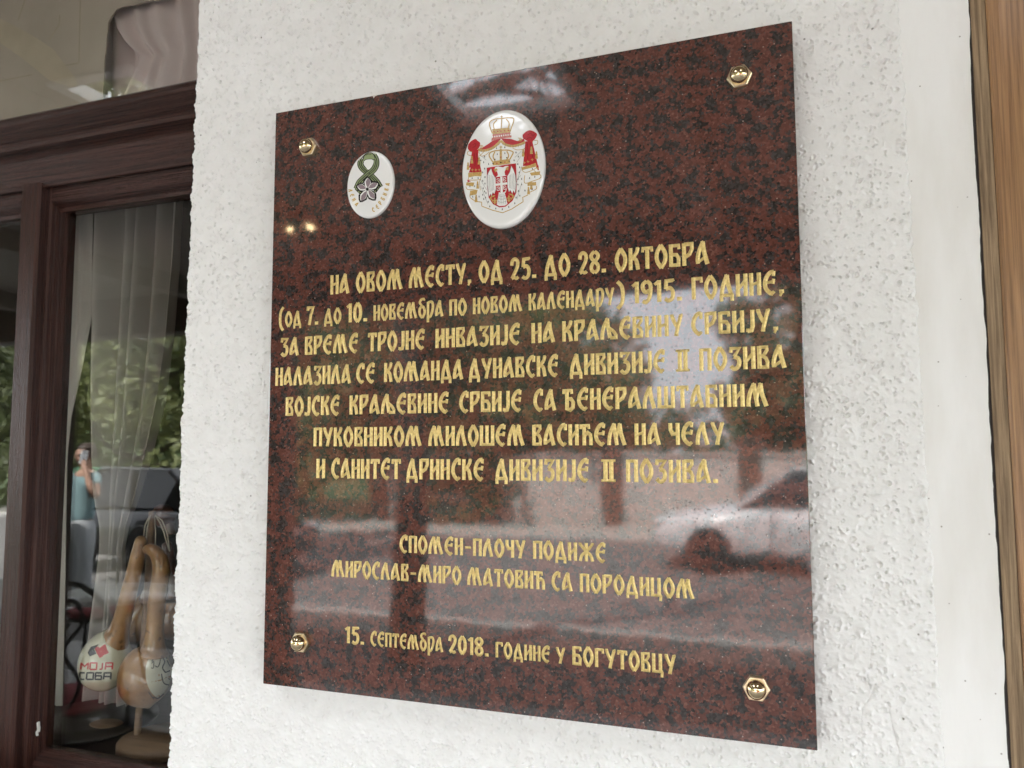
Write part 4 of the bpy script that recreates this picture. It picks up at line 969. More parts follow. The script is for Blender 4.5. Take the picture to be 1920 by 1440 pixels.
# beige paper panel with a torn rounded corner
def flat(name, pts, Y, th, mat, parent=None):
    bm = bmesh.new(); a = [bm.verts.new(at(x, y, Y)) for x, y in pts]
    for v in a: v.co.y = Y
    f = bm.faces.new(a); e = bmesh.ops.extrude_face_region(bm, geom=[f])
    for v in e['geom']:
        if isinstance(v, bmesh.types.BMVert): v.co.y += th
    bmesh.ops.recalc_face_normals(bm, faces=bm.faces); return from_bm(name, bm, mat, parent)
edge = [(340, -90), (318, -20), (302, 0), (292, 1), (280, 2), (268, 4), (255, 9), (243, 10), (230, 13), (219, 17), (214, 24), (209, 31), (206, 35), (203, 41), (202, 55), (200, 69), (199, 90), (196, 108), (195, 140), (193, 167), (190, 250)]
panel = flat('paper_panel', edge + [(-140, 260), (-140, -90)], .20, .003, M['paper'])
tag(panel, 'beige paper panel with a rounded torn corner behind the upper pane', 'panel')
def flat_lines(name, lines, Y, wd, mat, parent):
    bm = bmesh.new()
    for pts in lines:
        for (x0, y0), (x1, y1) in zip(pts, pts[1:]):
            d = np.array([x1 - x0, y1 - y0], float); d /= np.linalg.norm(d); n = np.array([-d[1], d[0]]) * wd / 2
            bm.faces.new([bm.verts.new(at(*q, Y)) for q in ((x0 + n[0], y0 + n[1]), (x1 + n[0], y1 + n[1]), (x1 - n[0], y1 - n[1]), (x0 - n[0], y0 - n[1]))])
    return from_bm(name, bm, mat, parent)
for ln_ in ([[(152, -60), (148, 116)], [(148, 118), (106, 126)], [(60, -40), (34, 38)], [(112, 28), (111, 46), (92, 74)], [(60, 140), (0, 152)]]): flat_lines('panel_line', [ln_], .1994, 2.2, M['paperline'], panel)  # thin darker lines laid over the panel face
bm = bmesh.new()
for pts in ([(-120, -28), (0, 34), (60, 66), (100, 92), (142, 148), (146, 160), (132, 164), (92, 150), (40, 108), (0, 80), (-120, 30)],):
    bm.faces.new([bm.verts.new(at(x, y, .1992)) for x, y in pts])
from_bm('panel_band', bm, simple('pale_beige_band', (0.40, 0.33, 0.25), 0.8, var=.1, vs=14), panel)  # paler diagonal band laid over the panel face

def pxm(px, py, Y):      # metres per photograph pixel there
    r = CM @ np.array([px - 960.0, py - 720.0, FPX]); return (DP + Y) / r[1] * 1.05
def body_path(name, path, Y, mat, parent, k=4, seg=28):
    pts = catmull([(p[0], p[1], p[2]) for p in path], k)
    bm = bmesh.new(); tube(bm, [at(p[0], p[1], Y) for p in pts], [max(.0006, p[2] * pxm(p[0], p[1], Y)) for p in pts], seg)
    bmesh.ops.recalc_face_normals(bm, faces=bm.faces)
    return from_bm(name, bm, mat, parent)
def gourd(label, neck, bulb, Y, mneck, mbulb):
    t = thing('gourd', label, 'gourd', (0, 0, 0), 0, 'gourds hung on the wooden stand')
    nk = body_path('neck', neck, Y, mneck, t); bb = body_path('bulb', bulb, Y, mbulb, t)
    return t, nk, bb
CAMP = Vector((0, -DP, ZC))
class Decal:
    def __init__(s, obj):
        me = obj.data; s.b = BVHTree.FromPolygons([v.co for v in me.vertices], [tuple(p.vertices) for p in me.polygons]); s.n = 0
    def hit(s, x, y, off):
        d = (at(x, y, .3) - CAMP).normalized(); loc, nor, i, dist = s.b.ray_cast(CAMP, d)
        if loc is None:
            loc, nor, i, dist = s.b.find_nearest(CAMP + d * ((at(x, y, .33) - CAMP).length))
        if nor.dot(d) > 0: nor = -nor
        return loc + nor * off
    def poly(s, bm, pts, res=1.5):
        s.n += 1; off = .0004 + .00008 * s.n
        p = np.array(pts, float); c = p.mean(0); rings = []
        for k in np.linspace(1, 0.05, 8): rings.append([bm.verts.new(s.hit(*(c + (q - c) * k), off)) for q in p])
        for a, b in zip(rings, rings[1:]):
            for i in range(len(p)):
                f = bm.faces.new((a[i], a[(i + 1) % len(p)], b[(i + 1) % len(p)], b[i])); f.smooth = True
    def line(s, bm, pts, wd, smooth=False):
        s.n += 1; off = .0006 + .00008 * s.n
        p = catmull(pts, 4) if smooth else [np.array(q, float) for q in pts]
        if not smooth:
            q = []
            for a, b in zip(p, p[1:]):
                for t in np.linspace(0, 1, 5)[:-1]: q.append(a + (b - a) * t)
            p = q + [p[-1]]
        prev = None
        for i in range(len(p)):
            d = p[min(i + 1, len(p) - 1)] - p[max(i - 1, 0)]; d /= np.linalg.norm(d) + 1e-9; n = np.array([-d[1], d[0]]) * wd / 2
            cur = [bm.verts.new(s.hit(*(p[i] + n), off)), bm.verts.new(s.hit(*(p[i] - n), off))]
            if prev: bm.faces.new((prev[0], prev[1], cur[1], cur[0]))
            prev = cur
t1, nk1, bb1 = gourd('long necked tan gourd with white painted bulb and red and black lettering', [(214, 1203, 26), (219, 1192, 21), (224, 1178, 17), (232, 1150, 15), (242, 1110, 14), (252, 1070, 13), (260, 1035, 12), (265, 1012, 10), (267, 1006, 4)],
    [(196, 1295, 1), (196, 1293, 12), (196, 1284, 27), (196, 1268, 39), (198, 1247, 45), (202, 1228, 44), (208, 1211, 36), (215, 1198, 26), (217, 1195, 22)], .255, M['gourdtan'], M['cream'])
D = Decal(bb1)
bm = bmesh.new()
D.poly(bm, [(177, 1214), (198, 1208), (204, 1224), (187, 1234), (182, 1226)])
RS = lambda ox, oy, w, h, segs, sk=0: [[(ox + x * w + sk * y, oy - y * h) for x, y in s] for s in segs]
LET = {'М': [[(0, 0), (0, 1), (.5, .45), (1, 1), (1, 0)]], 'О': [[(0, 0), (0, 1), (1, 1), (1, 0), (0, 0)]], 'Ј': [[(.8, 1), (.8, .1), (.2, 0)]], 'А': [[(0, 0), (.05, 1), (1, 1), (1, 0)], [(0, .45), (1, .45)]],
       'С': [[(1, 1), (0, 1), (0, 0), (1, 0)]], 'Б': [[(1, 1), (0, 1), (0, 0), (1, 0), (1, .55), (0, .55)]]}
x = 152
for c, wd in (('М', 13), ('О', 12), ('Ј', 8), ('А', 13)):
    for s in RS(x, 1255, wd, 12, LET[c], 1): D.line(bm, s, 3.0)
    x += wd + 4
from_bm('red_lettering', bm, M['inkred'], bb1)
bm = bmesh.new()
D.poly(bm, [(165, 1224), (171, 1213), (186, 1208), (176, 1217), (181, 1226), (169, 1231)])
x = 150
for c, wd in (('С', 9), ('О', 12), ('Б', 11), ('А', 13)):
    for s in RS(x, 1273, wd, 12, LET[c], 1): D.line(bm, s, 3.0)
    x += wd + 4
from_bm('black_lettering', bm, M['ink'], bb1)
t2, nk2, bb2 = gourd('brown gourd with curled neck and a white painted panel of black brushwork', [(286, 1226, 28), (288, 1212, 20), (290, 1180, 15), (293, 1140, 15), (298, 1100, 15), (302, 1074, 15), (300, 1052, 14), (292, 1037, 12), (282, 1030, 10), (274, 1031, 8), (270, 1033, 3)],
    [(283, 1324, 1), (282, 1322, 12), (279, 1310, 31), (275, 1290, 43), (273, 1266, 46), (277, 1245, 41), (284, 1229, 30), (287, 1220, 24)], .255, M['gourdtan'], M['gourdtan'])
D = Decal(bb2); bm = bmesh.new()
D.poly(bm, [(298 + 25 * math.cos(a) + 3 * math.sin(a), 1266 + 43 * math.sin(a)) for a in np.linspace(0, 2 * math.pi, 33)[:-1]])
from_bm('white_patch', bm, M['cream'], bb2)
bm = bmesh.new()
for q, wd in (([(290, 1228), (298, 1222), (306, 1226), (312, 1235)], 2.2), ([(284, 1240), (292, 1232), (300, 1236), (296, 1250), (290, 1248)], 1.8), ([(300, 1228), (308, 1240), (304, 1252), (310, 1262)], 2.4), ([(312, 1238), (318, 1250)], 2), ([(308, 1262), (318, 1258)], 2.2), ([(310, 1270), (318, 1274)], 1.6), ([(302, 1264), (306, 1280), (316, 1284)], 2), ([(284, 1244), (288, 1240), (287, 1252), (283, 1252)], 1.6), ([(286, 1306), (296, 1308), (306, 1300)], 2.0), ([(278, 1296), (288, 1310)], 1.6)):
    D.line(bm, q, wd, True)
from_bm('brushwork', bm, M['ink'], bb2)
gourd('plain brown gourd hanging behind the wooden post', [(280, 1124, 17), (285, 1100, 13), (288, 1070, 11), (290, 1036, 9), (291, 1030, 3)], [(256, 1206, 1), (256, 1204, 12), (256, 1196, 24), (257, 1180, 31), (262, 1160, 33), (270, 1142, 27), (278, 1127, 19)], .35, M['gourdbrown'], M['gourdtan'])
gourd('brown gourd with russet neck half hidden by the wall edge', [(327, 1122, 17), (323, 1092, 13), (318, 1056, 11), (313, 1022, 9), (312, 1016, 3)], [(330, 1196, 1), (329, 1194, 12), (327, 1184, 24), (326, 1164, 30), (326, 1142, 27), (327, 1126, 19)], .345, M['gourdred'], M['gourdbrown'])
gourd('small dark russet gourd hung upside down above the others', [(322, 1004, 8), (318, 990, 9), (314, 982, 13)], [(312, 984, 14), (309, 970, 20), (310, 958, 20), (313, 950, 12), (314, 947, 2)], .36, M['gourdred'], M['gourdred'])
st = thing('gourd_stand', 'pale beech stand with round foot and upright post holding gourds', 'stand', (-1.15, .295, ZC - .575))
bm = bmesh.new(); zs = at(258, 1376, .29).z - .022
lathe(bm, [(.001, zs + .0005), (.074, zs + .0005), (.078, zs + .004), (.078, zs + .018), (.075, zs + .022), (.001, zs + .022)], (at(304, 1380, .295).x, .295, 0), 48)
bmesh.ops.recalc_face_normals(bm, faces=bm.faces)
def keep(o, p): o.parent = p; o.matrix_parent_inverse = Matrix.Translation(-Vector(p.location)); return o
keep(from_bm('foot', bm, M['beech']), st)
bm = bmesh.new(); tube(bm, [at(258, 1376, .29), at(272, 1180, .29), at(286, 958, .29)], .0068, 14); keep(from_bm('post', bm, M['beech']), st)
bm = bmesh.new()
for q in ([(280, 968), (272, 985), (269, 1008), (268, 1030)], [(282, 966), (276, 990), (273, 1020), (272, 1034)], [(290, 968), (292, 1000), (291, 1032)], [(291, 966), (300, 980), (308, 1000), (316, 1030)], [(292, 966), (304, 976), (314, 1000), (318, 1034)]):
    tube(bm, [at(x, y, .28) for x, y in q], .0011, 6)
keep(from_bm('hanging_strings', bm, M['string']), st)
pl = thing('decorative_plate', 'dark stained wooden plate with a paler oval medallion on the shelf', 'plate', (0, 0, 0))
c = at(165, 1352, .33); bm = bmesh.new()
lathe(bm, [(.001, zs + .001), (.10, zs + .001), (.128, zs + .012), (.128, zs + .017), (.098, zs + .013), (.092, zs + .017), (.06, zs + .015), (.001, zs + .015)], (c.x, .335, 0), 56); bmesh.ops.recalc_face_normals(bm, faces=bm.faces)
from_bm('plate_rim', bm, M['platewood'], pl)
bm = bmesh.new(); lathe(bm, [(.001, zs + .0175), (.034, zs + .0175), (.036, zs + .016), (.001, zs + .0155)], (c.x + .055, .325, 0), 32, sy=.7); bmesh.ops.recalc_face_normals(bm, faces=bm.faces); from_bm('medallion_inlay', bm, M['beech'], pl)

# ------------------------------------------------------------------ the street and terrace in front (seen in the reflections)
def ctree(o, loc, rz, label=None):
    c = o.copy(); COL.objects.link(c); c.location = loc; c.rotation_euler = (0, 0, rz)
    if label: c['label'] = label
    for ch in o.children:
        d = ch.copy(); COL.objects.link(d); d.parent = c
        for g in ch.children:
            e = g.copy(); COL.objects.link(e); e.parent = d
    return c
def make_chair(loc, rz, label):
    t = thing('terrace_chair', label, 'chair', loc, rz, 'wrought iron chairs on the terrace')
    for sx in (-1, 1):
        for sy in (-1, 1):
            bm = bmesh.new(); tube(bm, catmull([(sx * .17, sy * .16, .45), (sx * .19, sy * .17, .25), (sx * .23, sy * .21, .01)], 4), .011, 8); from_bm('leg', bm, M['iron'], t)
    bm = bmesh.new(); lathe(bm, [(.001, .44), (.215, .44), (.22, .447), (.215, .455), (.001, .455)], (0, 0, 0), 32); from_bm('seat', bm, M['iron'], t)
    bm = bmesh.new(); lathe(bm, [(.001, .456), (.19, .456), (.205, .475), (.19, .495), (.001, .502)], (0, 0, 0), 28); from_bm('seat_pad', bm, M['redpad'], t)
    bm = bmesh.new(); tube(bm, catmull([(-.20, -.17, .45), (-.225, -.21, .68), (-.20, -.235, .88), (-.11, -.25, 1.0), (0, -.255, 1.03), (.11, -.25, 1.0), (.20, -.235, .88), (.225, -.21, .68), (.20, -.17, .45)], 5), .012, 8); from_bm('back_frame', bm, M['iron'], t)
    for s in (-1, 1):
        bm = bmesh.new(); tube(bm, catmull([(s * .03, -.18, .47), (s * .09, -.205, .60), (s * .03, -.22, .74), (s * .10, -.235, .86), (s * .06, -.243, .95), (s * .015, -.24, .90), (s * .05, -.235, .84)], 5), .009, 8); from_bm('back_scroll', bm, M['iron'], t)
    return t
ch = make_chair((-3.05, -1.45, 0), R(150), 'iron terrace chair with red seat pads closest to the cafe window')
for loc, rz, lb in (((-4.5, -2.9, 0), R(20), 'iron terrace chair with red seat pads near the left porch post'), ((2.4, -2.6, 0), R(95), 'iron terrace chair with red seat pads on the right of the linen covered table')):
    ctree(ch, loc, rz, lb)
t = thing('terrace_table', 'square terrace table under white linen near the eave', 'table', (1.7, -2.6, 0))
bm = bmesh.new(); box(bm, -.40, .40, -.34, .34, .735, .757, .006); box(bm, -.402, .402, -.345, -.339, .5, .735, .002); box(bm, -.402, .402, .339, .345, .5, .735, .002); box(bm, -.406, -.402, -.34, .34, .5, .735); box(bm, .402, .406, -.34, .34, .5, .735); from_bm('tablecloth', bm, M['linen'], t)
for sx in (-.34, .34):
    for sy in (-.28, .28):
        bm = bmesh.new(); box(bm, sx - .02, sx + .02, sy - .02, sy + .02, .002, .734, .004); from_bm('leg', bm, M['iron'], t)
t = thing('terrace_table', 'round terrace table with white top on one iron column', 'table', (-3.75, -2.35, 0))
bm = bmesh.new(); lathe(bm, [(.001, .72), (.34, .72), (.35, .73), (.34, .742), (.001, .742)], (0, 0, 0), 40); from_bm('tabletop', bm, M['whitepaint'], t)
bm = bmesh.new(); lathe(bm, [(.20, .002), (.19, .02), (.03, .05), (.025, .7), (.06, .72)], (0, 0, 0), 24); from_bm('column', bm, M['iron'], t)
# pendant lamp with two lit bulbs
lm = thing('pendant_lamp', 'small porch pendant lamp with two warm lit bulbs mirrored in the plaque', 'lamp', (-2.19, -2.19, HC))
bm = bmesh.new(); lathe(bm, [(.05, -.001), (.05, -.02), (.008, -.03), (.008, -.06)], (0, 0, 0), 20); tube(bm, [(-.06, 0, -.06), (.06, 0, -.06)], .007, 8); from_bm('lamp_arm', bm, M['iron'], lm)
me_, te, be = new_mat('lit_bulb'); be.inputs['Emission Color'].default_value = (1, .72, .38, 1); be.inputs['Emission Strength'].default_value = 6
for sx in (-.055, .055):
    bm = bmesh.new(); bmesh.ops.create_uvsphere(bm, u_segments=14, v_segments=10, radius=.012, matrix=Matrix.Translation((sx, 0, -.09))); from_bm('bulb', bm, me_, lm, True)

def make_car(label, loc, rz, paint):
    t = thing('parked_car', label, 'car', loc, rz, 'cars parked on the road')
    secs = [(-2.10, .62, .38, .60), (-2.04, .74, .30, .78), (-1.6, .84, .22, .92), (-.8, .87, .2, .95), (.3, .87, .2, .96), (1.1, .86, .2, .92), (1.75, .80, .22, .82), (2.02, .70, .28, .70), (2.12, .56, .36, .56)]
    bm = bmesh.new(); rings = []
    for x, hw, z0, z1 in secs:
        rings.append([bm.verts.new((x, y, z)) for y, z in ((-hw * .9, z0), (-hw, z0 + .12), (-hw, z1 - .16), (-hw * .9, z1), (hw * .9, z1), (hw, z1 - .16), (hw, z0 + .12), (hw * .9, z0))])
    for a, b in zip(rings, rings[1:]):
        for k in range(8): f = bm.faces.new((a[k], b[k], b[(k + 1) % 8], a[(k + 1) % 8])); f.smooth = True
    bm.faces.new(rings[0]); bm.faces.new(rings[-1][::-1]); bmesh.ops.recalc_face_normals(bm, faces=bm.faces)
    o = from_bm('body', bm, paint, t); sb = o.modifiers.new('smooth', 'SUBSURF'); sb.levels = sb.render_levels = 2
    cab = [(-1.72, .70, .90, .70), (-1.15, .76, 1.40, .58), (.15, .76, 1.45, .58), (.95, .74, .93, .72)]
    bm = bmesh.new(); v = []
    for x, hw, z, tw in cab: v.append([bm.verts.new((x, s * (tw if z > 1.2 else hw), z)) for s in (-1, 1)])
    lo = [bm.verts.new((x, s * .76, .90)) for x in (-1.15, .15) for s in (-1, 1)]
    bm.faces.new((v[0][0], v[0][1], v[1][1], v[1][0])); bm.faces.new((v[2][0], v[2][1], v[3][1], v[3][0]))
    for s in (0, 1): bm.faces.new((v[0][s], v[1][s], v[2][s], v[3][s]))
    bm.faces.new((v[0][0], v[3][0], v[3][1], v[0][1])); bmesh.ops.delete(bm, geom=[x for x in bm.verts if not x.link_faces], context='VERTS'); bmesh.ops.recalc_face_normals(bm, faces=bm.faces)
    from_bm('windows', bm, M['carglass'], t)
    bm = bmesh.new(); box(bm, -1.17, .17, -.585, .585, 1.395, 1.465, .03); 
    for s in (-1, 1):
        for a, b in (((-1.70, .69), (-1.15, .58)), ((.93, .73), (.15, .58)), ((-.45, .755), (-.45, .58))): tube(bm, [(a[0], s * a[1], .91), (b[0], s * b[1], 1.42)], .032, 8)
    from_bm('roof', bm, paint, t)
    for x in (-1.32, 1.30):
        for s in (-1, 1):

            bm = bmesh.new(); lathe(bm, [(.19, -.1), (.30, -.1), (.32, -.07), (.32, .07), (.30, .1), (.19, .1)], (0, 0, 0), 28, axis='Y'); bmesh.ops.recalc_face_normals(bm, faces=bm.faces)
            tr = from_bm('wheel', bm, M['tyre'], t); tr.location = (x, s * .78, .32)
            bm = bmesh.new(); lathe(bm, [(.001, .085 * -s), (.10, .085 * -s), (.19, .06 * -s), (.195, .09 * -s)], (0, 0, 0), 20, axis='Y'); from_bm('rim', bm, M['alloy'], tr)
    for s in (-1, 1):
        bm = bmesh.new(); bmesh.ops.create_uvsphere(bm, u_segments=12, v_segments=8, radius=1, matrix=Matrix.Translation((1.97, s * .56, .66)) @ Matrix.Diagonal((.12, .16, .07, 1))); from_bm('headlight', bm, M['lamp'], t, True)
        bm = bmesh.new(); bmesh.ops.create_uvsphere(bm, u_segments=12, v_segments=8, radius=1, matrix=Matrix.Translation((-2.03, s * .58, .72)) @ Matrix.Diagonal((.08, .14, .08, 1))); from_bm('tail_light', bm, M['tail'], t, True)
    return t
make_car('dark grey hatchback parked furthest left across the road', (-8.4, -8.0, -.17), 0, M['carblack'])
make_car('white hatchback parked across the road behind the red car', (0.25, -11.0, -.17), R(180), M['carwhite'])
make_car('red hatchback parked nearest to the cafe on the right', (2.3, -7.8, -.17), R(180), M['carred'])
t = thing('wheelie_bin', 'green wheeled rubbish container standing beyond the dark grey car', 'rubbish bin', (-12.2, -9.9, -.17))
bm = bmesh.new(); box(bm, -.6, .6, -.45, .45, .2, 1.1, .05); from_bm('container', bm, M['bin'], t)
bm = bmesh.new(); lathe(bm, [(.48, -.62), (.5, -.6), (.5, .6), (.48, .62)], (0, 0, 0), 24)
for v in bm.verts: v.co = Vector((v.co.z, v.co.x, max(0, v.co.y) * .6 + 1.08))
from_bm('lid', bm, M['bin'], t)
for sx in (-.5, .5):
    bm = bmesh.new(); lathe(bm, [(.02, -.03), (.1, -.03), (.1, .03), (.02, .03)], (sx, -.3, .1), 16, axis='Y'); from_bm('wheel', bm, M['tyre'], t)

# a person on the pavement, one hand raised with a phone at the ear
def skin_obj(name, chains, mat, parent, sub=2):
    """chains: list of lists of (x,y,z,r); the first vertex of a chain may index an earlier joint ('ref', chain, index)"""
    me = bpy.data.meshes.new(name); V, E_, Rr, at_idx = [], [], [], {}
    for ci, chn in enumerate(chains):
        prev = None
        for j, q in enumerate(chn):
            if q[0] == 'ref': k = at_idx[(q[1], q[2])]
            else: k = len(V); V.append(q[:3]); Rr.append(q[3])
            at_idx[(ci, j)] = k
            if prev is not None: E_.append((prev, k))
            prev = k
    me.from_pydata(V, E_, []); me.update(); o = link(name, me, mat, parent)
    o.modifiers.new('skin', 'SKIN')
    for i, v in enumerate(me.skin_vertices[0].data):
        r_ = Rr[i]; v.radius = r_ if hasattr(r_, '__len__') else (r_, r_); v.use_root = (i == 0)
    s = o.modifiers.new('sub', 'SUBSURF'); s.levels = s.render_levels = sub
    o.modifiers['skin'].use_smooth_shade = True
    return o
pr_ = thing('person', 'person in a teal T-shirt and pale trousers holding a phone to the head', 'person', (-7.05, -4.95, -.13), R(8))
body = [[(0, 0, .98, (.115, .08)), (0, 0, 1.12, (.11, .075)), (0, 0, 1.28, (.13, .085)), (0, -.01, 1.40, (.13, .09)), (0, -.01, 1.49, .055), (0, .01, 1.56, .06), (0, .02, 1.62, .088), (0, .01, 1.69, .085), (0, 0, 1.745, .045)],
        [('ref', 0, 3), (.17, -.01, 1.40, .055), (.31, .05, 1.20, .042), (.285, .12, 1.30, .038), (.17, .12, 1.50, .030), (.125, .105, 1.56, .030), (.105, .10, 1.60, .022)],
        [('ref', 0, 3), (-.17, -.01, 1.40, .055), (-.235, -.01, 1.15, .042), (-.25, .04, .92, .030), (-.25, .06, .84, .032), (-.25, .065, .80, .022)],
        [('ref', 0, 0), (.09, 0, .90, .075), (.10, .02, .50, .06), (.10, -.01, .10, .045), (.10, .10, .035, .035)],
        [('ref', 0, 0), (-.09, 0, .90, .075), (-.11, .02, .50, .06), (-.12, -.01, .10, .045), (-.12, .10, .035, .035)]]
for k, (dx, ln) in enumerate(((-.016, .062), (-.006, .072), (.005, .068), (.014, .055))):
    body.append([('ref', 1, 6), (.105 + dx * .2, .10 + dx, 1.60 + ln * .6, .009), (.092, .10 + dx, 1.60 + ln, .008)])
    body.append([('ref', 2, 5), (-.25 + .006, .065 + dx, .80 - ln * .6, .009), (-.244, .07 + dx, .80 - ln, .008)])
body.append([('ref', 1, 5), (.115, .14, 1.585, .010), (.105, .15, 1.62, .009)]); body.append([('ref', 2, 4), (-.235, .10, .80, .010), (-.235, .11, .775, .009)])
body.append([('ref', 0, 6), (0, .108, 1.61, .014)])                                                      # nose
skin_obj('body', body, M['skin'], pr_)
skin_obj('t_shirt', [[(0, 0, .88, (.175, .125)), (0, 0, 1.12, (.155, .115)), (0, 0, 1.28, (.17, .12)), (0, -.01, 1.40, (.15, .105)), (0, -.01, 1.455, .075)], [('ref', 0, 3), (.175, -.01, 1.395, .075), (.255, .02, 1.29, .062)], [('ref', 0, 3), (-.175, -.01, 1.395, .075), (-.215, -.01, 1.24, .062)]], M['teal'], pr_)
skin_obj('trousers', [[(0, 0, 1.04, (.155, .11)), (0, 0, .90, (.15, .12))], [('ref', 0, 1), (.09, 0, .80, .11), (.10, .02, .50, .078), (.10, -.01, .12, .065)], [('ref', 0, 1), (-.09, 0, .80, .11), (-.11, .02, .50, .078), (-.12, -.01, .12, .065)]], M['trouser'], pr_)
bm = bmesh.new(); bmesh.ops.create_uvsphere(bm, u_segments=20, v_segments=14, radius=1, matrix=Matrix.Translation((0, -.012, 1.675)) @ Matrix.Diagonal((.102, .108, .10, 1)))
bmesh.ops.delete(bm, geom=[v for v in bm.verts if v.co.y > .04 and v.co.z < 1.70 or v.co.z < 1.60], context='VERTS'); from_bm('hair', bm, M['hair'], pr_, True)
for s in (-1, 1):
    bm = bmesh.new(); bmesh.ops.create_uvsphere(bm, u_segments=10, v_segments=8, radius=.012, matrix=Matrix.Translation((s * .033, .098, 1.645))); from_bm('eye', bm, M['ink'], pr_, True)
    bm = bmesh.new(); box(bm, s * .11 - .05, s * .11 + .05, -.09, .19, .002, .09, .03); from_bm('shoe', bm, M['shoe'], pr_)
bm = bmesh.new(); box(bm, -.005, .005, -.037, .037, -.075, .075, .004); ph = from_bm('phone', bm, M['phone']); ph.location = (-6.945, -4.83, 1.49); ph.rotation_euler = (R(12), R(-8), R(10)); tag(ph, 'white phone held in the raised hand of the person', 'phone')
bg_ = thing('shoulder_bag', 'violet cloth bag hanging from the lowered hand of the person', 'bag', (-7.30, -4.92, .1))
bm = bmesh.new(); box(bm, -.14, .14, -.05, .05, .12, .50, .03); from_bm('bag_body', bm, M['violet'], bg_)
bm = bmesh.new(); tube(bm, catmull([(-.09, 0, .49), (-.05, 0, .60), (0, 0, .635), (.05, 0, .60), (.09, 0, .49)], 5), .008, 8); from_bm('handle', bm, M['violet'], bg_)

# trees along the far side of the road and the wooded slope behind
def leaf_mesh(name, centres, radii, per, size, mat, parent, seed):
    rr = np.random.default_rng(seed); P_ = []
    for c, r_ in zip(centres, radii):
        n = int(per * r_ ** 2); d = rr.normal(0, 1, (n, 3)); d /= np.linalg.norm(d, axis=1)[:, None]
        P_.append(np.array(c) + d * (r_ * rr.uniform(.35, 1.05, n) ** .6)[:, None] * np.array([1, 1, .8]))
    P_ = np.concatenate(P_); n = len(P_); a = rr.normal(0, 1, (n, 3)); a /= np.linalg.norm(a, axis=1)[:, None]; b = np.cross(a, rr.normal(0, 1, (n, 3))); b /= np.linalg.norm(b, axis=1)[:, None]
    s = rr.uniform(.6, 1.3, n)[:, None] * size
    q = np.stack([P_ - a * s, P_ + b * s * .55, P_ + a * s, P_ - b * s * .55], 1).reshape(-1, 3)
    me = bpy.data.meshes.new(name); me.vertices.add(len(q)); me.vertices.foreach_set('co', q.astype(np.float32).ravel())
    me.loops.add(len(q)); me.loops.foreach_set('vertex_index', np.arange(len(q), dtype=np.int32)); me.polygons.add(n); me.polygons.foreach_set('loop_start', np.arange(0, len(q), 4, dtype=np.int32)); me.update(); me.validate()
    return link(name, me, mat, parent)
def tree(label, x, y, h, cr, mat, seed, lean=0.0, bare=.32):
    t = thing('roadside_tree', label, 'tree', (x, y, -.18), 0, 'trees along the far side of the road')
    rr = random.Random(seed); bm = bmesh.new()
    tube(bm, catmull([(0, 0, 0), (lean * .3, 0, h * .25), (lean * .7, .1, h * .5), (lean, 0, h * .8)], 5), list(np.linspace(h * .03, h * .009, 16)), 10)
    cs, rs = [], []
    for k in range(9):
        z = h * (bare + .07 * k * .75); a = k * 2.4 + rr.random(); l = cr * rr.uniform(.5, 1.0) * (1 - .25 * abs(k - 4) / 4)
        e = (lean * .7 + l * math.cos(a), l * math.sin(a), z + l * rr.uniform(.15, .6))
        tube(bm, catmull([(lean * .7, 0, z - .15), (lean * .7 + l * .5 * math.cos(a), l * .5 * math.sin(a), z + l * .1), e], 4), list(np.linspace(h * .011, h * .003, 9)), 6)
        for _ in range(3): cs.append((e[0] + rr.gauss(0, cr * .22), e[1] + rr.gauss(0, cr * .22), e[2] + rr.gauss(0, cr * .18))); rs.append(cr * rr.uniform(.20, .38))
    for _ in range(8): cs.append((lean + rr.gauss(0, cr * .35), rr.gauss(0, cr * .35), h * rr.uniform(.65, .98))); rs.append(cr * rr.uniform(.22, .38))
    from_bm('trunk', bm, M['bark'], t); leaf_mesh('crown', cs, rs, 320 / max(.4, (cr * .3) ** 2) * .55, .10 + cr * .02, mat, t, seed)
for a in (('leafy tree with a slanting trunk behind the rubbish bin', -17.0, -15.6, 7.5, 2.9, 'leafy', 1, .8), ('tall dark green tree far left across the road', -22.5, -17.5, 9, 3.4, 'leaf', 2, -.3), ('broad fresh green tree behind the dark grey car', -12.5, -16.8, 8, 3.2, 'leafy', 3, .2), ('dense green tree right of the dark grey car', -8.2, -15.9, 7.5, 2.9, 'leaf', 4, -.4), ('low branching tree left of the gap of sky', -7.4, -18.5, 7, 2.5, 'leafy', 5, .3), ('slender tree right of the gap of sky', 0.6, -17.2, 6.6, 2.0, 'leaf', 6, -.2), ('bushy tree furthest right across the road', 4.6, -16.5, 7.5, 2.9, 'leafy', 7, .2), ('dark tree at the left end of the street', -28.5, -18.5, 9.5, 3.6, 'leafy', 8, .2)):
    tree(a[0], a[1], a[2], a[3], a[4], M[a[5]], a[6], a[7], .14)
bt = thing('leafless_tree', 'leafless street tree reaching over the porch roof, seen through a skylight', 'tree', (-2.9, -4.7, -.15))
bm = bmesh.new(); tube(bm, catmull([(0, 0, 0), (.05, 0, 1.5), (.0, .05, 3.0), (.3, .5, 4.4)], 5), list(np.linspace(.15, .09, 16)), 12); from_bm('trunk', bm, M['bark'], bt)
bm = bmesh.new(); rr = random.Random(5)
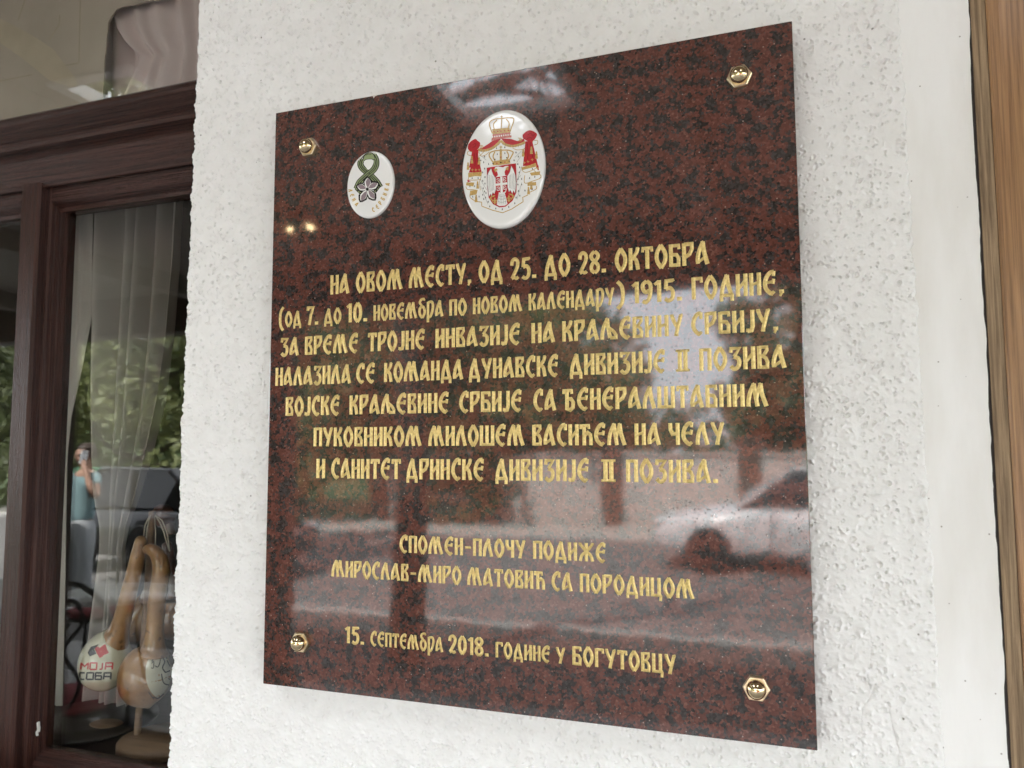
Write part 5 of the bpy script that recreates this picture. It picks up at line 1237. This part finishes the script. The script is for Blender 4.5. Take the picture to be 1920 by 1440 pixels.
for k in range(12):
    a = (rr.uniform(-.6, 2.4), rr.uniform(-4.2, 1.0), rr.uniform(4.4, 7.2)); o_ = (.3, .5, 4.3)
    mid_ = tuple(o_[i] + (a[i] - o_[i]) * .5 + rr.gauss(0, .15) for i in range(3))
    tube(bm, catmull([o_, mid_, a], 5), list(np.linspace(.050, .012, 11)), 6)
    for _ in range(6):
        f = rr.uniform(.3, 1); p = [mid_[i] + (a[i] - mid_[i]) * f for i in range(3)]
        tube(bm, [p, [p[i] + rr.gauss(0, .55) for i in range(3)]], [.014, .005], 5)
from_bm('branches', bm, M['bark'], bt)
for lab, x, y, h, cr, sd_ in (('leafy tree added on the cafe side to dapple the road with shade, left of the person', -10.2, -5.3, 8.6, 2.3, 31), ('leafy tree added on the cafe side to dapple the road with shade, right of the porch', 3.4, -5.4, 8.2, 2.2, 32)):
    tree(lab, x, y, h, cr, M['leafy'], sd_, .1, .48)  # near-side trees added so their crowns throw broken shade on the road
rr = np.random.default_rng(77); cs, rs = [], []
for x in np.arange(-95, 40, 1.9):
    gap = 1 / (1 + math.exp(-(abs(x + 6.2) - 4.6)))
    hgt = (3.6 + 10 * gap) * (.8 + .35 * rr.random())
    for z in np.arange(0, hgt, 1.5): cs.append((x + rr.normal(0, .8), -40 - z * 1.6 + rr.normal(0, 1.5), z)); rs.append(rr.uniform(1.2, 2.2))
wo = leaf_mesh('wooded_slope', cs, rs, 26, .42, M['leaf'], None, 78); tag(wo, 'wooded green slope far behind the street trees', 'woodland', None, 'stuff')
bm = bmesh.new(); n = 40
gv = [[bm.verts.new((-110 + i * 4, -38 - j * 5, -.18 + j * 2.2 * (1 / (1 + math.exp(-(abs(-110 + i * 4 + 6.5) - 7)))) )) for i in range(n)] for j in range(6)]
for j in range(5):
    for i in range(n - 1): bm.faces.new((gv[j][i], gv[j][i + 1], gv[j + 1][i + 1], gv[j + 1][i]))
struct(from_bm('hill', bm, M['grass']))
# a pale garden wall behind the street trees, broken by gate piers
gw = thing('garden_wall', 'long pale rendered garden wall with square piers behind the street trees', 'wall', (-4.0, -15.9, -.18))
bm = bmesh.new(); box(bm, -5.4, 6.2, -.12, .12, 0, 1.55, .01); box(bm, -5.4, 6.2, -.17, .17, 1.551, 1.64, .012); from_bm('wall_panel', bm, M['render_'], gw)
for x in (-5.4, -2.5, .4, 3.3, 6.2):
    bm = bmesh.new(); box(bm, x - .22, x + .22, -.22, .22, 0, 1.85, .012); box(bm, x - .28, x + .28, -.28, .28, 1.851, 1.95, .02); from_bm('pier', bm, M['pierbrick'], gw)
